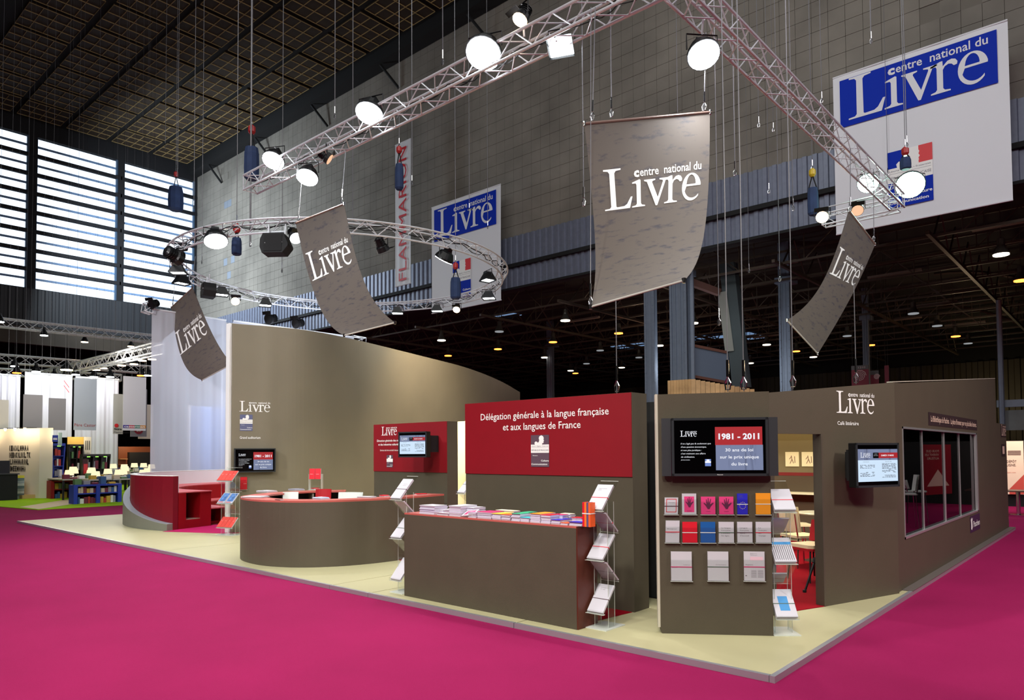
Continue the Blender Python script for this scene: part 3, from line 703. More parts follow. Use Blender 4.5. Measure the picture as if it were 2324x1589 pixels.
# ---- oval counter
OC = [(-11.25, 7.98), (-11.6, 7.5), (-11.66, 7.05), (-11.5, 6.42), (-11.12, 5.88), (-10.7, 5.60), (-10.2, 5.48), (-9.7, 5.50), (-9.22, 5.72), (-8.88, 6.12), (-8.70, 6.6), (-8.64, 7.1), (-8.66, 7.6), (-8.74, 8.15)]
oc = catmull(OC, 5)
ov = empty('oval_counter', (-10.2, 6.8, 0), 'curved taupe reception counter with a coral red top', 'counter')
ribbon(oc, .03, .045, .985).build('counter_skin', TAUPE, ov, smooth=False)
ribbon([p for p in oc], .36, .985, 1.012).build('counter_top', PINKTOP, ov)
nn = len(oc); inner = []
for i, p in enumerate(oc):
    t = (oc[min(i+1, nn-1)]-oc[max(i-1, 0)]).normalized(); inner.append(p+V3((-t.y, t.x, 0))*.34)
ribbon([p for p in inner], .02, .12, .35).build('shelf_board', BLK, ov)
ribbon([oc[i]+(inner[i]-oc[i])*.12 for i in range(nn)], .02, .05, .97).build('inner_lining', BLK, ov)
for i in range(0, nn, 6):
    a, b = oc[i]+(inner[i]-oc[i])*.15, inner[i]; d = (b-a); s = V3((-d.y, d.x, 0)).normalized()*.012
    MB().add([tuple(v+V3((0, 0, z))) for z in (.05, .97) for v in (a-s, b-s, b+s, a+s)], [(0, 3, 2, 1), (4, 5, 6, 7), (0, 1, 5, 4), (1, 2, 6, 5), (2, 3, 7, 6), (3, 0, 4, 7)]).build('divider', M('taupe_edge', (140, 134, 120)), ov)

# ---- booklets and stacks
def booklet(fr, label, w, h, t, col=PAPER, band=None, kind='', words=(), group='booklets', ink=None, cat='booklet'):
    e = empty('booklet', fr(0, 0, 0), label, cat, group)
    MB(fr).box(.002, .002, 0, w-.002, h-.002, t).build('page_block', PAPER, e)
    m = MB(fr); m.box(0, 0, t, w, h, t+.002); m.box(0, 0, 0, .002, h, t); m.build('cover', col, e)
    z = t+.0025
    if band: MB(fr).box(-.002, h*.46, 0, w+.002, h*.46+.007, t+.004).build('band', band, e)
    if kind == 'frame':
        m = MB(fr)
        for r in ((.12, .12, .88, .16), (.12, .88, .88, .92), (.12, .12, .17, .92), (.83, .12, .88, .92)): m.rect(r[0]*w, r[1]*h, r[2]*w, r[3]*h, z)
        m.build('red_frame', M('red_ink', (214, 48, 60)), e)
    if kind in ('hand', 'pinkhand'):
        if kind == 'pinkhand': MB(fr).rect(w*.15, h*.10, w*.85, h*.86, z).build('picture_field', M('pink_cover', (222, 62, 128), .5), e)
        hp = [(.46, .30), (.34, .46), (.18, .62), (.22, .66), (.38, .55), (.34, .84), (.39, .85), (.46, .60), (.48, .92), (.53, .92), (.55, .60), (.66, .88), (.70, .86), (.62, .56), (.84, .66), (.88, .62), (.66, .42), (.60, .30)]
        k = .8 if kind == 'pinkhand' else 1
        m = MB(fr); m.flat([(w*(.5+(p[0]-.5)*k), h*(.48+(p[1]-.48)*k)) for p in hp], z+.001)
        m.text('mots', w*.5, h*.14, h*.05, w*.3, 'C', z=z+.001); m.build('hand_print', M('plum_ink', (92, 28, 66)), e)
    if kind == 'stars':
        m = MB(fr)
        for k in range(12): m.lathe([(.0035, 0), (.002, .0006)], (w*.52+w*.3*math.cos(k*PI/6), h*.42+h*.16*math.sin(k*PI/6), z-.0003), 5)
        m.build('star_ring', M('star_yellow', (228, 214, 120)), e)
    if kind == 'blue_block': MB(fr).rect(w*.26, h*.22, w*.72, h*.74, z).build('blue_block', M('sky_block', (70, 150, 205)), e)
    if kind == 'report':
        m = MB(fr); m.rect(w*.30, h*.70, w*.92, h*.82, z); m.build('pink_field', M('pale_pink', (222, 186, 200)), e)
        m = MB(fr)
        for k in range(7): m.rect(w*.34, h*(.12+.038*k), w*.60, h*(.13+.038*k), z); m.rect(w*.66, h*(.12+.038*k), w*.93, h*(.13+.038*k), z)
        m.rect(w*.06, h*.16, w*.13, h*.19, z); m.build('text_lines', INK, e)
    if words:
        m = MB(fr)
        for s, x, y, hh, ww in words: m.text(s, w*x, h*y, h*hh, w*ww, z=z)
        m.build('print', ink or INK, e)
    return e
RBAND = M('red_band', (208, 40, 60), .5); WBAND = M('white_band', (225, 225, 225), .5); GBAND = M('green_band', (70, 96, 80), .5); DBAND = M('dark_band', (84, 62, 70), .5); MBAND = M('magenta_band', (196, 30, 96), .5)
PK = M('pink_cover', (222, 62, 128), .5); EUB = M('eu_blue', (38, 40, 190), .4); ORC = M('orange_cover', (238, 150, 26), .5); RDC = M('red_cover', (214, 26, 44), .4); BLC = M('blue_cover', (20, 88, 160), .4)
WB_ = [
 (1507, 1129, 1538, 1167, PAPER, DBAND, 'frame', (('Français', .3, .68, .05, .45),), 'white booklet with a red frame, first of the top wall row'),
 (1547, 1120, 1580, 1167, PAPER, None, 'pinkhand', (), 'white booklet with a small magenta hand picture, top wall row'),
 (1590, 1127, 1623, 1167, PK, None, 'hand', (), 'pink booklet with a dark hand, beside the white one with the same hand'),
 (1631, 1127, 1664, 1167, PK, None, 'hand', (), 'pink booklet with a dark hand, next to the narrow blue booklet'),
 (1672, 1120, 1696, 1167, EUB, WBAND, 'stars', (('La langue', .12, .90, .03, .4), ('française', .12, .85, .03, .4), ('en Europe', .12, .80, .03, .45)), 'narrow royal blue booklet with a ring of stars'),
 (1714, 1119, 1748, 1167, ORC, WBAND, '', (), 'plain orange booklet with a white band, end of the top wall row'),
 (1509, 1181, 1541, 1231, PAPER, RBAND, '', (('Bonjour', .12, .60, .05, .7), ('lecteur', .12, .42, .025, .7)), 'slightly skewed white booklet with red band, first of the second wall row'),
 (1548, 1184, 1582, 1231, RDC, WBAND, '', (), 'plain red booklet with a white band in the second wall row'),
 (1589, 1184, 1623, 1231, BLC, WBAND, '', (), 'plain mid-blue booklet with a white band in the second wall row'),
 (1630, 1184, 1665, 1231, PAPER, GBAND, '', (('La langue', .17, .68, .06, .62), ('française', .17, .56, .06, .6), ('à travers', .17, .42, .06, .55), ('les âges', .17, .30, .06, .52)), 'white booklet titled La langue française à travers les âges'),
 (1672, 1184, 1707, 1231, PAPER, DBAND, '', (('Langue', .17, .68, .06, .5), ('française', .17, .56, .06, .6), ('terre', .17, .42, .06, .34), ('d’accueil', .17, .30, .06, .6)), 'white booklet titled Langue française terre d’accueil'),
 (1714, 1184, 1749, 1231, PAPER, RBAND, '', (('Le', .17, .68, .06, .16), ('français', .17, .56, .06, .54), ('en', .17, .42, .06, .18), ('voyage', .17, .30, .06, .48)), 'white booklet titled Le français en voyage'),
 (1522, 1251, 1570, 1318, PAPER, MBAND, '', (('Lettres', .60, .54, .025, .3), ('de France', .05, .44, .02, .25)), 'large white booklet with magenta band, left one of the bottom wall row'),
 (1605, 1251, 1653, 1318, PAPER, GBAND, '', (('Grammaire', .38, .54, .028, .5),), 'large white booklet with a green-grey band, middle of the bottom wall row'),
 (1687, 1251, 1735, 1318, PAPER, MBAND, 'report', (('Rapport au', .31, .92, .024, .32), ('Parlement', .31, .87, .024, .34), ('Repères', .08, .53, .04, .36)), 'large white booklet with a pink field and text columns, bottom wall row'),
]
for x0, y0, x1, y1, col, bd, kind, wd, lab in WB_:
    a0, b0, a1, b1 = PM.rect(x0, y0, x1, y1); skew = -.03 if 'skewed' in lab or 'red frame' in lab else 0
    fr = frame(PM.fr(a0, b0, .006), PM.u, (PM.u*(-skew)+V3((0, 0, 1))).normalized(), PM.n)
    booklet(fr, lab, a1-a0, b1-b0, .012, col, bd, kind, wd, 'booklets in wall pockets')
    pk = tag(MB(PM.fr).add([], []).box(a0-.006, b0-.008, .001, a1+.008, b0-.004, .026).build('wall_pocket', ACRE), 'clear pocket holding the '+('pink hand booklet beside the '+lab.split('the ')[1].split(' with')[0] if 'hand,' in lab else lab.split(',')[0].replace('slightly ', '')), 'pocket', 'clear pockets on the media panel')
    pk.location = (0, 0, 0)
    MB(PM.fr).box(a0-.006, b0-.006, .024, a1+.008, b0+(b1-b0)*.72, .026).build('front_sheet', ACR, pk)
    MB(PM.fr).box(a1+.006, b0-.006, .001, a1+.008, b0+(b1-b0)*.8, .026).build('side_sheet', ACR, pk)
# ---- zigzag acrylic racks
ZP = [(.25, 1.37), (.0, 1.10), (.24, .88), (.0, .64), (.24, .42), (.0, .15)]
def rack(pos, rz, width, label):
    e = empty('leaflet_rack', (pos[0], pos[1], .045), label, 'rack', rz=rz)
    B = lambda mb, nm, mt: mb.build(nm, mt, e, world=False)
    B(MB().box(-.02, -.01, 0, width+.02, .31, .008), 'base', ACRE)
    for x in (.02, width-.028): B(MB().box(x, .09, .008, x+.006, .20, 1.18), 'upright', ACR)
    for x in (.02, width-.025): 
        for y in (.09, .197): B(MB().box(x, y, .008, x+.004, y+.003, 1.18), 'upright_edge', ACRE)
    for (y0, z0), (y1, z1) in zip(ZP[:-1], ZP[1:]):
        m = MB(); m.add([(0, y0, z0), (width, y0, z0), (width, y1, z1), (0, y1, z1), (0, y0+.004, z0+.003), (width, y0+.004, z0+.003), (width, y1+.004, z1+.003), (0, y1+.004, z1+.003)],
            [(0, 1, 2, 3), (7, 6, 5, 4), (0, 4, 5, 1), (1, 5, 6, 2), (2, 6, 7, 3), (3, 7, 4, 0)]); B(m, 'shelf_sheet', ACR)
    for y, z in ZP: B(MB().tube((0, y, z), (width, y, z), .003, 5), 'fold_edge', ACRE)
    for k in (1, 3, 5):
        y, z = ZP[k]; B(MB().box(0, y-.03, z-.004, width, y, z), 'shelf_lip', ACRE); B(MB().box(0, y-.032, z, width, y-.03, z+.035), 'lip_front', ACR)
    R = Matrix.Rotation(rz, 3, 'Z'); O = V3((pos[0], pos[1], .045))
    def fr(k, x):        # frame lying on the k-th sloping sheet, k even: faces the front; odd: lies on the back slope
        (y0, z0), (y1, z1) = ZP[k], ZP[k+1]
        if k % 2 == 0: o = V3((x, y1-.004, z1+.004)); v = V3((0, y0-y1, z0-z1)); u = V3((1, 0, 0))
        else: o = V3((x, y1+.01, z1+.006)); v = V3((0, y0-y1, z0-z1)); u = V3((1, 0, 0))
        n = u.cross(v.normalized())
        if k % 2: n = -n; 
        n2 = n if k % 2 == 0 else V3((0, .676, .737))
        return frame(O+R@o, R@u, R@v, R@n2)
    return e, fr
e, fr = rack((-3.96, 5.52), 0.0, .20, 'clear zigzag leaflet rack at the right end of the booklet counter')
booklet(fr(0, .012), 'thick white booklet with a red band, top of the rack right of the booklet counter', .178, .30, .02, PAPER, RBAND, '', (('Rapport annuel', .2, .82, .03, .5), ('2010', .2, .76, .03, .2)), 'rack booklets')
booklet(fr(2, .012), 'white glossy booklet with a crimson band, middle of the rack right of the booklet counter', .178, .30, .018, PAPER, RBAND, '', (('Références', .25, .86, .03, .5),), 'rack booklets')
booklet(fr(4, .012), 'white booklet with a dark crimson band, lowest in the rack right of the booklet counter', .178, .30, .018, PAPER, DBAND, '', (('Langues', .25, .86, .03, .5), ('et cité', .25, .80, .03, .3)), 'rack booklets')
PKP = M('pale_pink_paper', (214, 176, 200), .5)
booklet(fr(1, .012), 'pinkish booklet back seen under the top shelf of the right counter rack', .178, .28, .012, PKP, RBAND, group='rack booklets')
booklet(fr(3, .012), 'pinkish booklet back seen under the middle shelf of the right counter rack', .178, .28, .012, PKP, DBAND, group='rack booklets')
e, fr = rack((-6.74, 5.42), 0.0, .20, 'clear zigzag leaflet rack at the left end of the booklet counter')
booklet(fr(0, .01), 'thick white booklet with a black band, top of the rack left of the booklet counter', .18, .30, .022, PAPER, DBAND, '', (('Publications', .4, .72, .03, .4), ('officielles', .4, .64, .03, .35)), 'rack booklets')
booklet(fr(2, .01), 'white booklet half hidden, middle of the rack left of the booklet counter', .18, .30, .02, PAPER, GBAND, group='rack booklets')
booklet(fr(4, .01), 'pale lilac booklet half hidden, bottom of the rack left of the booklet counter', .18, .30, .02, PAPER, group='rack booklets')
booklet(fr(1, .01), 'pinkish booklet back with yellow mark under the left rack top', .18, .28, .012, PKP, group='rack booklets')
q = Dp(1040, 1300, 9.6); e, fr = rack((q.x, q.y), -.25, .20, 'clear zigzag rack half hidden between the small panel and the red panel')
booklet(fr(0, .01), 'white booklet with a grey band on the half hidden rack left of the red panel', .18, .30, .022, PAPER, GBAND, group='rack booklets')
e, fr = rack((-2.50, 6.36), math.radians(40), .20, 'clear zigzag leaflet rack beside the café doorway')
booklet(fr(0, .0), 'thick white booklet with a red band, top of the café doorway rack', .19, .24, .03, PAPER, RBAND, group='rack booklets')
booklet(fr(1, .02), 'pale upright leaflet on the upper back slope of the café doorway rack', .15, .22, .01, PAPER, group='rack booklets')
booklet(fr(2, .0), 'stack of newspapers with a blue strip and grey stripes in the café doorway rack', .19, .27, .025, PAPER, None, '', (), 'rack booklets')
m = MB(fr(2, .0)); m.rect(0, .19, .19, .22, .0285); m.build('blue_strip', M('sky_block'), bpy.data.objects[[o.name for o in bpy.data.objects if o.get('label', '').startswith('stack of newspapers')][0]])
m = MB(fr(2, .0))
for k in range(10): m.rect(.008+.018*k, .02, .014+.018*k, .185, .0285)
m.build('grey_stripes', INK, bpy.data.objects[[o.name for o in bpy.data.objects if o.get('label', '').startswith('stack of newspapers')][0]])
booklet(fr(3, .02), 'small white card stack on the lower back slope of the café doorway rack', .14, .15, .012, PAPER, RBAND, group='rack booklets')
booklet(fr(4, .0), 'white booklet with a blue square, lowest in the café doorway rack', .19, .28, .03, PAPER, GBAND, 'blue_block', group='rack booklets')
e, fr = rack((-14.22, 6.93), .28, .44, 'wide clear zigzag rack with red and blue leaflets beside the red seating')
CR = M('coral_leaflet', (216, 74, 66), .45)
for k, nm in ((0, 'top'), (4, 'bottom')):
    for j in range(4):
        booklet(fr(k, .01+.105*j), 'slim coral red leaflets, %s row of the wide rack, %s' % (nm, ['at its left end', 'second from its left', 'second from its right', 'at its right end'][j]), .10, .26, .02, CR, None, '', (('Livre', .3, .6, .05, .4),), 'coral leaflets in the wide rack', WHITE)
for j in range(2):
    e = booklet(fr(2, .01+.215*j), 'white framed booklet with a blue sea picture, %s of the pair' % ['left', 'right'][j], .20, .28, .015, PAPER, group='blue picture booklets')
    MB(fr(2, .01+.215*j)).rect(.015, .05, .185, .265, .018).build('sea_picture', M('sea_print', (92, 130, 190), .4, noise=.5, nscale=14), e); MB(fr(2, .01+.215*j)).rect(.015, .02, .15, .036, .018).build('red_caption', M('red_ink'), e)
# ---- stacks on the booklet counter
def stack(x0, x1, pt, pb, cols, lab, dep=.16, Y=5.42, tilt=0, name='booklet_stack', band=None):
    p0, p1 = Yp(x0, pb, Y), Yp(x1, pb, Y); zt = Yp(x0, pt, Y).z; z0 = 1.003; H = max(.012, zt-z0)
    e = empty(name, ((p0.x+p1.x)/2, Y, z0), lab, 'booklets', 'booklet stacks on the long counter')
    n = max(1, min(9, int(H/.009))); w = p1.x-p0.x; rnd = random.Random(int(x0))
    for i in range(n):
        za, zb = z0+H*i/n, z0+H*(i+.93)/n; sx, sy = rnd.uniform(-.004, .004), rnd.uniform(0, .012)
        MB().box(p0.x+sx, Y+sy, za, p1.x+sx, Y+dep+sy, zb).build('booklet', [PAPER, M('lilac_paper', (206, 196, 222), .6)][i % 2], e)
    MB().box(p0.x-.002, Y, z0+H, p1.x+.002, Y+dep, z0+H+.003).build('top_cover', cols, e)
    return e
YC = M('yellow_cover', (244, 200, 50), .5); GRC = M('green_cover', (40, 170, 120), .5); TEC = M('teal_cover', (50, 190, 200), .5); ORG = M('orange_red_cover', (240, 96, 40), .5); MGC = M('magenta_cover', (206, 34, 104), .5); CRM = M('cream_cover', (244, 236, 200), .6)
for a in [
 (952, 985, 1147, 1166, PAPER, 'white booklet stack at the left end of the long counter', .2),
 (980, 1005, 1157, 1167, PAPER, 'low white stack right of the leftmost white stack', .2, 5.50),
 (991, 1016, 1164, 1168, PAPER, 'very thin white sheets in front of the low white stack', .08),
 (1018, 1044, 1148, 1171, PAPER, 'tallest white stack on the long counter', .26),
 (1050, 1072, 1152, 1168, PAPER, 'white stack behind the open magenta booklet', .2, 5.52),
 (1062, 1080, 1163, 1174, PKP, 'pinkish stack right of the open magenta booklet', .14),
 (1083, 1114, 1162, 1178, MGC, 'magenta topped stack next to the yellow one', .2),
 (1116, 1136, 1166, 1180, YC, 'yellow topped stack on the long counter', .2),
 (1138, 1157, 1168, 1181, ORG, 'bright orange-red topped stack', .14),
 (1160, 1179, 1166, 1183, GRC, 'green topped stack right of the orange-red one', .2),
 (1181, 1200, 1175, 1185, TEC, 'low turquoise topped stack between green and orange', .12),
 (1181, 1200, 1163, 1180, GRC, 'second green stack standing behind the turquoise one', .14, 5.56),
 (1203, 1225, 1166, 1187, ORC, 'tall orange topped stack on the long counter', .24),
 (1227, 1248, 1169, 1189, RDC, 'crimson topped stack right of the tall orange one', .16),
 (1250, 1270, 1180, 1190, EUB, 'low royal blue stack before the crimson pamphlets', .2),
 (1272, 1288, 1187, 1191, ORG, 'thin orange sheets between the two blue stacks', .1),
 (1291, 1319, 1185, 1192, EUB, 'low blue stack next to the standing red bundle', .12),
 (1252, 1276, 1168, 1180, MGC, 'crimson pamphlets behind the low royal blue stack', .1, 5.56),
 (1297, 1320, 1175, 1186, RDC, 'red pamphlets behind the last blue stack', .1, 5.56),
 (1125, 1165, 1158, 1172, CRM, 'cream sheets lying behind the yellow stack', .1, 5.62),
 (1272, 1294, 1166, 1180, CRM, 'cream sheets lying behind the crimson pamphlets', .08, 5.66)]:
    stack(*a[:6], dep=a[6], Y=a[7] if len(a) > 7 else 5.42)
q = Yp(1047, 1172, 5.41)
fr = frame((q.x, 5.41, 1.006), (.93, .1, .12), (-.1, .9, .40)); e = booklet(fr, 'open magenta and white booklet leaning on the tallest white stack', .17, .12, .01, PAPER, None, '', (), 'booklet stacks on the long counter')
MB(fr).flat([(.02, .02), (.07, .02), (.06, .05), (.15, .05), (.15, .10), (.03, .10)], .0135).build('magenta_shape', MGC, e)
a, b = Yp(1322, 1190, 5.42), Yp(1340, 1141, 5.42)
e = empty('booklet_bundle', (a.x, 5.42, 1.003), 'upright bundle of red and orange booklets tied with a white band', 'booklets')
w = (b.x-a.x)/4
for k, c in enumerate((RDC, M('bundle_orange', (240, 120, 40), .5), M('bundle_slate', (90, 80, 120), .5), ORC)): MB().box(a.x+k*w*.98, 5.42, 1.003, a.x+(k+1)*w*.96, 5.50, b.z-.002*(k % 2)).build('booklet', RDC if k in (0,) else (ORG if k == 3 else c), e)
MB().box(a.x-.002, 5.417, 1.003+(b.z-1.003)*.52, b.x, 5.502, 1.003+(b.z-1.003)*.56).build('band', WBAND, e)
# papers on the oval counter
def paper(px, py, w, d, lab, col=PAPER, t=.012, rz=0, name='paper_stack', z=1.014, at=None):
    p = V3(at) if at else Zp(px, py, z); c, s = math.cos(rz), math.sin(rz); fr = frame(p, (c, s, 0), (-s, c, 0), (0, 0, 1))
    o = MB(fr).box(-w/2, -d/2, 0, w/2, d/2, t*.55).build(name, PAPER); tag(o, lab, 'papers', 'papers on the oval counter')
    MB(fr).box(-w/2+.01, -d/2-.008, t*.55, w/2-.01, d/2-.012, t).build('top_sheet', col, o)
paper(606, 1117, .30, .22, 'white sheets on the back left curve of the oval counter', rz=.2, t=.03); paper(673, 1113, .24, .2, 'dark edged folder on the back of the oval counter', M('folder', (150, 152, 170)), .03, name='folder')
paper(716, 1111, .13, .12, 'small red box at the foot of the counter top leaflet stand', RDC, .03, name='small_box'); paper(580, 1129, .34, .26, 'fanned white sheets on the left end of the oval counter', rz=.6, t=.02)
paper(634, 1135, .16, .06, 'thin dark pen case on the front of the oval counter', M('case', (120, 70, 70)), .012, name='pen_case'); paper(729, 1133, .22, .16, 'blue and white leaflets in the middle front of the oval counter', M('bluish', (176, 196, 222)), .03)
paper(833, 1129.5, .26, .16, 'white papers right of the white chair back', rz=.3, t=.02); paper(873, 1127, .14, .1, 'red booklet on the oval counter right side', RDC, .025, name='booklet')
paper(955, 1121.5, .20, .10, 'red folder at the right end of the oval counter', RDC, .02, name='folder', rz=1.2, at=(-8.87, 7.75, 1.014))
# counter top leaflet stand (red)
p = Zp(716, 1112, 1.013); e = empty('leaflet_stand', p, 'small clear stand of red leaflets on the back of the oval counter', 'stand')
fr = frame(p, (.88, .47, 0)); MB(fr).box(-.13, 0, -.05, .13, .28, -.045).build('back_sheet', ACR, e); MB(fr).box(-.13, 0, -.1, .13, .005, .06).build('foot', ACRE, e)
for s in (-.13, .125): MB(fr).box(s, 0, -.05, s+.005, .3, .02).build('side_sheet', ACRE, e)
for k in range(2):
    f2 = frame(fr(-.12+.12*k, .20, .0), (.88, .47, 0), (-.1, .1, .95)); booklet(f2, 'red leaflet pack in the counter top stand, %s one' % ['left', 'right'][k], .115, .20, .02, RDC, None, '', (('Livre', .2, .45, .06, .5),), 'red leaflets in the small stand', WHITE)
# red leaflet pocket on the curved wall
a0, b0, a1, b1 = PD.rect(545, 1084, 560, 1112)
booklet(frame(PD.fr(a0, b0+.01, .012), PD.u), 'red leaflets in the pocket under the screen on the curved wall', a1-a0, b1-b0, .02, RDC, None, '', (('Livre', .5, .45, .06, .4),), 'wall leaflets', WHITE)
o = tag(MB(PD.fr).box(a0-.01, b0, .002, a1+.01, b0+.006, .05).build('wall_pocket', ACRE), 'clear pocket with red leaflets under the curved wall screen', 'pocket')
MB(PD.fr).box(a0-.01, b0, .045, a1+.01, b1-.05, .05).build('front_sheet', ACR, o)
# chairs behind the oval counter
def chair(pos, rz, label, col, seat_h=.45, top=.85, leg=CHROME, group=None, w=.42, arms=False):
    e = empty('chair', pos, label, 'chair', group, rz); B = lambda mb, nm, mt=col: mb.build(nm, mt, e, world=False)
    B(MB().bbox(-w/2, -.21, seat_h-.03, w/2, .21, seat_h, .04), 'seat')
    m = MB(); m.grid(lambda u, v: V3((-w/2+w*u, .20+.05*v-.05*(2*u-1)**2, seat_h+.05+(top-seat_h-.05)*v)), 6, 3); m.grid(lambda u, v: V3((w/2-w*u, .225+.05*v-.05*(2*u-1)**2, seat_h+.05+(top-seat_h-.05)*v)), 6, 3); B(m, 'backrest')
    for x in (-w/2+.03, w/2-.03):
        for y in (-.19, .19): B(MB().tube((x*1.1, y*1.15, 0), (x*.9, y*.9, seat_h-.02), .011, 6), 'leg', leg)
        B(MB().tube((x, .19, seat_h-.02), (x, .235, top-.1), .011, 6), 'back_post', leg)
    return e
WCH = M('white_shell', (232, 236, 232), .35); CCH = M('cream_shell', (240, 226, 184), .35)
chair((-9.55, 6.75, .05), .5, 'white shell chair behind the oval counter, its back just above the top', WCH, .50, 1.015, w=.42)
chair((-10.98, 6.62, .05), .9, 'white shell chair further left behind the oval counter', WCH, .50, .98, w=.26)
chair((-10.55, 6.95, .05), .7, 'red chair inside the oval counter', M('red_fabric', (176, 12, 26), .7), .48, 1.03, w=.27)
# ---- cream lit wall seen between the small panel and the red panel
a, b = Yp(1026, 968, 10.6), Yp(1062, 968, 10.6)
o = tag(MB().box(a.x-.1, 10.6, .045, b.x+.6, 10.7, 2.36).build('cream_wall', CREAM), 'brightly lit cream partition seen between the two red topped panels', 'wall')
l = area_light('cream_wall_light', (a.x+.3, 9.9, 2.9), (a.x+.3, 10.6, 1.4), .5, 60, (1, .85, .5))
# ================================================================== café walls
PC = Pl((-2.57, 7.88, 0), (.3155, .949)); A1 = 1.33
def ctop(s): return 2.365+.085*s
cw = empty('cafe_wall', (-2.57, 7.88, 0), 'long taupe café wall with doorway and window, rising to the right', 'wall')
m = MB(PC.fr); m.prism([(-.745, 1.872), (.012, 1.872), (.012, .045), (A1, .045), (A1, 2.485), (-1.15, 2.255), (-1.15, .045), (-.745, .045)][::-1], -.06, 0)
m.build('wall_board', TAUPE, cw)
q = PC.fr(A1, 0, 0); y0 = q.y; XC = -2.17
def zt(y): return 2.485+(y-9.3)*(3.10-2.485)/(16.94-9.3)
P2 = Pl((XC, 0, 0), (0, 1))
m = MB(P2.fr)
m.prism([(y0, .045), (9.55, .045), (9.55, zt(9.55)), (y0, 2.485)], -.06, 0); m.prism([(14.64, .045), (16.94, .045), (16.94, 3.10), (14.64, zt(14.64))], -.06, 0)
m.prism([(9.55, .045), (14.64, .045), (14.64, .64), (9.55, .64)], -.06, 0); m.prism([(9.55, 1.97), (14.64, 1.97), (14.64, zt(14.64)), (9.55, zt(9.55))], -.06, 0)
m.prism([(16.94, .045), (18.25, .045), (18.25, 2.22), (16.94, 2.22)], -.06, 0)
m.build('wall_board_long', TAUPE, cw)
MB(P2.fr).prism([(y0, 2.487), (16.94, 3.102), (16.94, 3.112), (y0, 2.497)], -.06, .003).build('top_edge', M('pale_edge'), cw)
t = MB(PC.fr); PC.livre(t, 1898, 1984, 937, z=.004); PC.text(t, 'Café littéraire', 1900, 1948, 964.5, 9, z=.004, bold=.01); t.build('lettering', WHITE, cw)
m = MB(P2.fr); m.rect(10.95, 2.03, 14.72, 2.21, .003); m.build('sign_field', M('sign_plum', (46, 30, 32), .6), cw)
t = MB(P2.fr); t.text('La Bibliothèque de Paschen.   La place d’honneur pour vos plus belles histoires.', 11.08, 2.085, .085, 3.55, z=.006, bold=.01); t.build('sign_lettering', M('sign_pale', (226, 196, 176), .6), cw)
MB(P2.fr).rect(13.8, .32, 14.73, .59, .003).build('plate_field', M('plate_plum', (58, 30, 66), .6), cw)
t = MB(P2.fr); t.text('Paschen', 14.08, .40, .10, .60, z=.006, bold=.02)
t.flat([(13.86, .38), (13.94, .36), (14.0, .40), (13.98, .50), (14.02, .56), (13.95, .54), (13.91, .57), (13.88, .53), (13.84, .56), (13.87, .47)], .006); t.build('plate_lettering', WHITE, cw)
t = MB(P2.fr); t.rect(17.5, 1.95, 18.2, 2.2, .003); t.rect(17.5, 1.55, 18.0, 1.8, .003); t.build('end_sign_field', M('sign_plum'), cw)
t = MB(P2.fr); livre(t, 17.55, 1.98, .62, z=.006); t.rect(17.62, 1.60, 17.9, 1.76, .006); t.build('end_sign_lettering', M('sign_pale'), cw)
# door jamb
m = MB(PC.fr); m.box(-.01, .045, -.10, .014, 1.873, .004); m.build('door_jamb', M('jamb', (78, 70, 60), .5), cw)
# window with four panes
wn = empty('cafe_window', (XC, 9.55, .63), 'long aluminium framed café window with four dark reflecting panes', 'window')
ALU = M('window_aluminium', (198, 200, 202), .3, .7)
for nm, r in (('frame_rail', (9.54, 1.955, 14.65, 1.98)), ('frame_rail', (9.54, .625, 14.65, .65)), ('frame_stile', (9.54, .625, 9.57, 1.98)), ('frame_stile', (14.58, .625, 14.67, 1.98))):
    MB(P2.fr).box(r[0], r[1], -.035, r[2], r[3], .006).build(nm, ALU, wn)
mu = [9.57, 10.71, 12.09, 13.25, 14.60]
for k, y in enumerate(mu[1:4]): MB(P2.fr).box(y-(.014 if k != 1 else .035), .65, -.038, y+(.014 if k != 1 else .035), 1.95, -.026).build('mullion', ALU, wn)
WG = glassy('dark_pane', (120, 124, 132), .6, 0.0, .8)
for a, b in zip(mu[:-1], mu[1:]): MB(P2.fr).box(a, .65, -.045, b, 1.95, -.04).build('pane', WG, wn)
# black box added behind the window so the panes stay dark and mirror
dr = tag(MB().box(-2.82, 9.35, .046, -2.75, 17.5, 2.45).build('window_backing', BLK), 'black partition behind the café window', 'wall')
MB().box(-2.75, 9.35, 2.40, -2.25, 17, 2.44).build('backing_top', BLK, dr); MB().box(-2.75, 17.0, .046, -2.25, 17.1, 2.44).build('backing_end', BLK, dr); MB().box(-2.75, 9.35, .046, -2.25, 9.4, 2.44).build('backing_end', BLK, dr)
# café screen, angled off the wall
PT2 = Pl(PC.fr(.42, 0, .16), (.40, .9165)); r = PT2.rect(1925, 1005, 2024, 1103)
e, fr, w, h, z = tv('cafe_screen', 'black screen with a pale programme page on the café wall left of the window', PT2, (r[0], 1.30, r[2], 1.775), .09, .0)
MB(fr).box(w*.1, h*.2, -.10, w*.6, h*.8, 0).build('wall_mount', BLK, e); MB(fr).box(.0, h*.15, -.03, w*.35, h*.85, 0).build('rear_bulge', BLK, e)
programme(e, fr, w, h, z, 'SAMEDI 19 MARS', .03, .97, .13, .86)
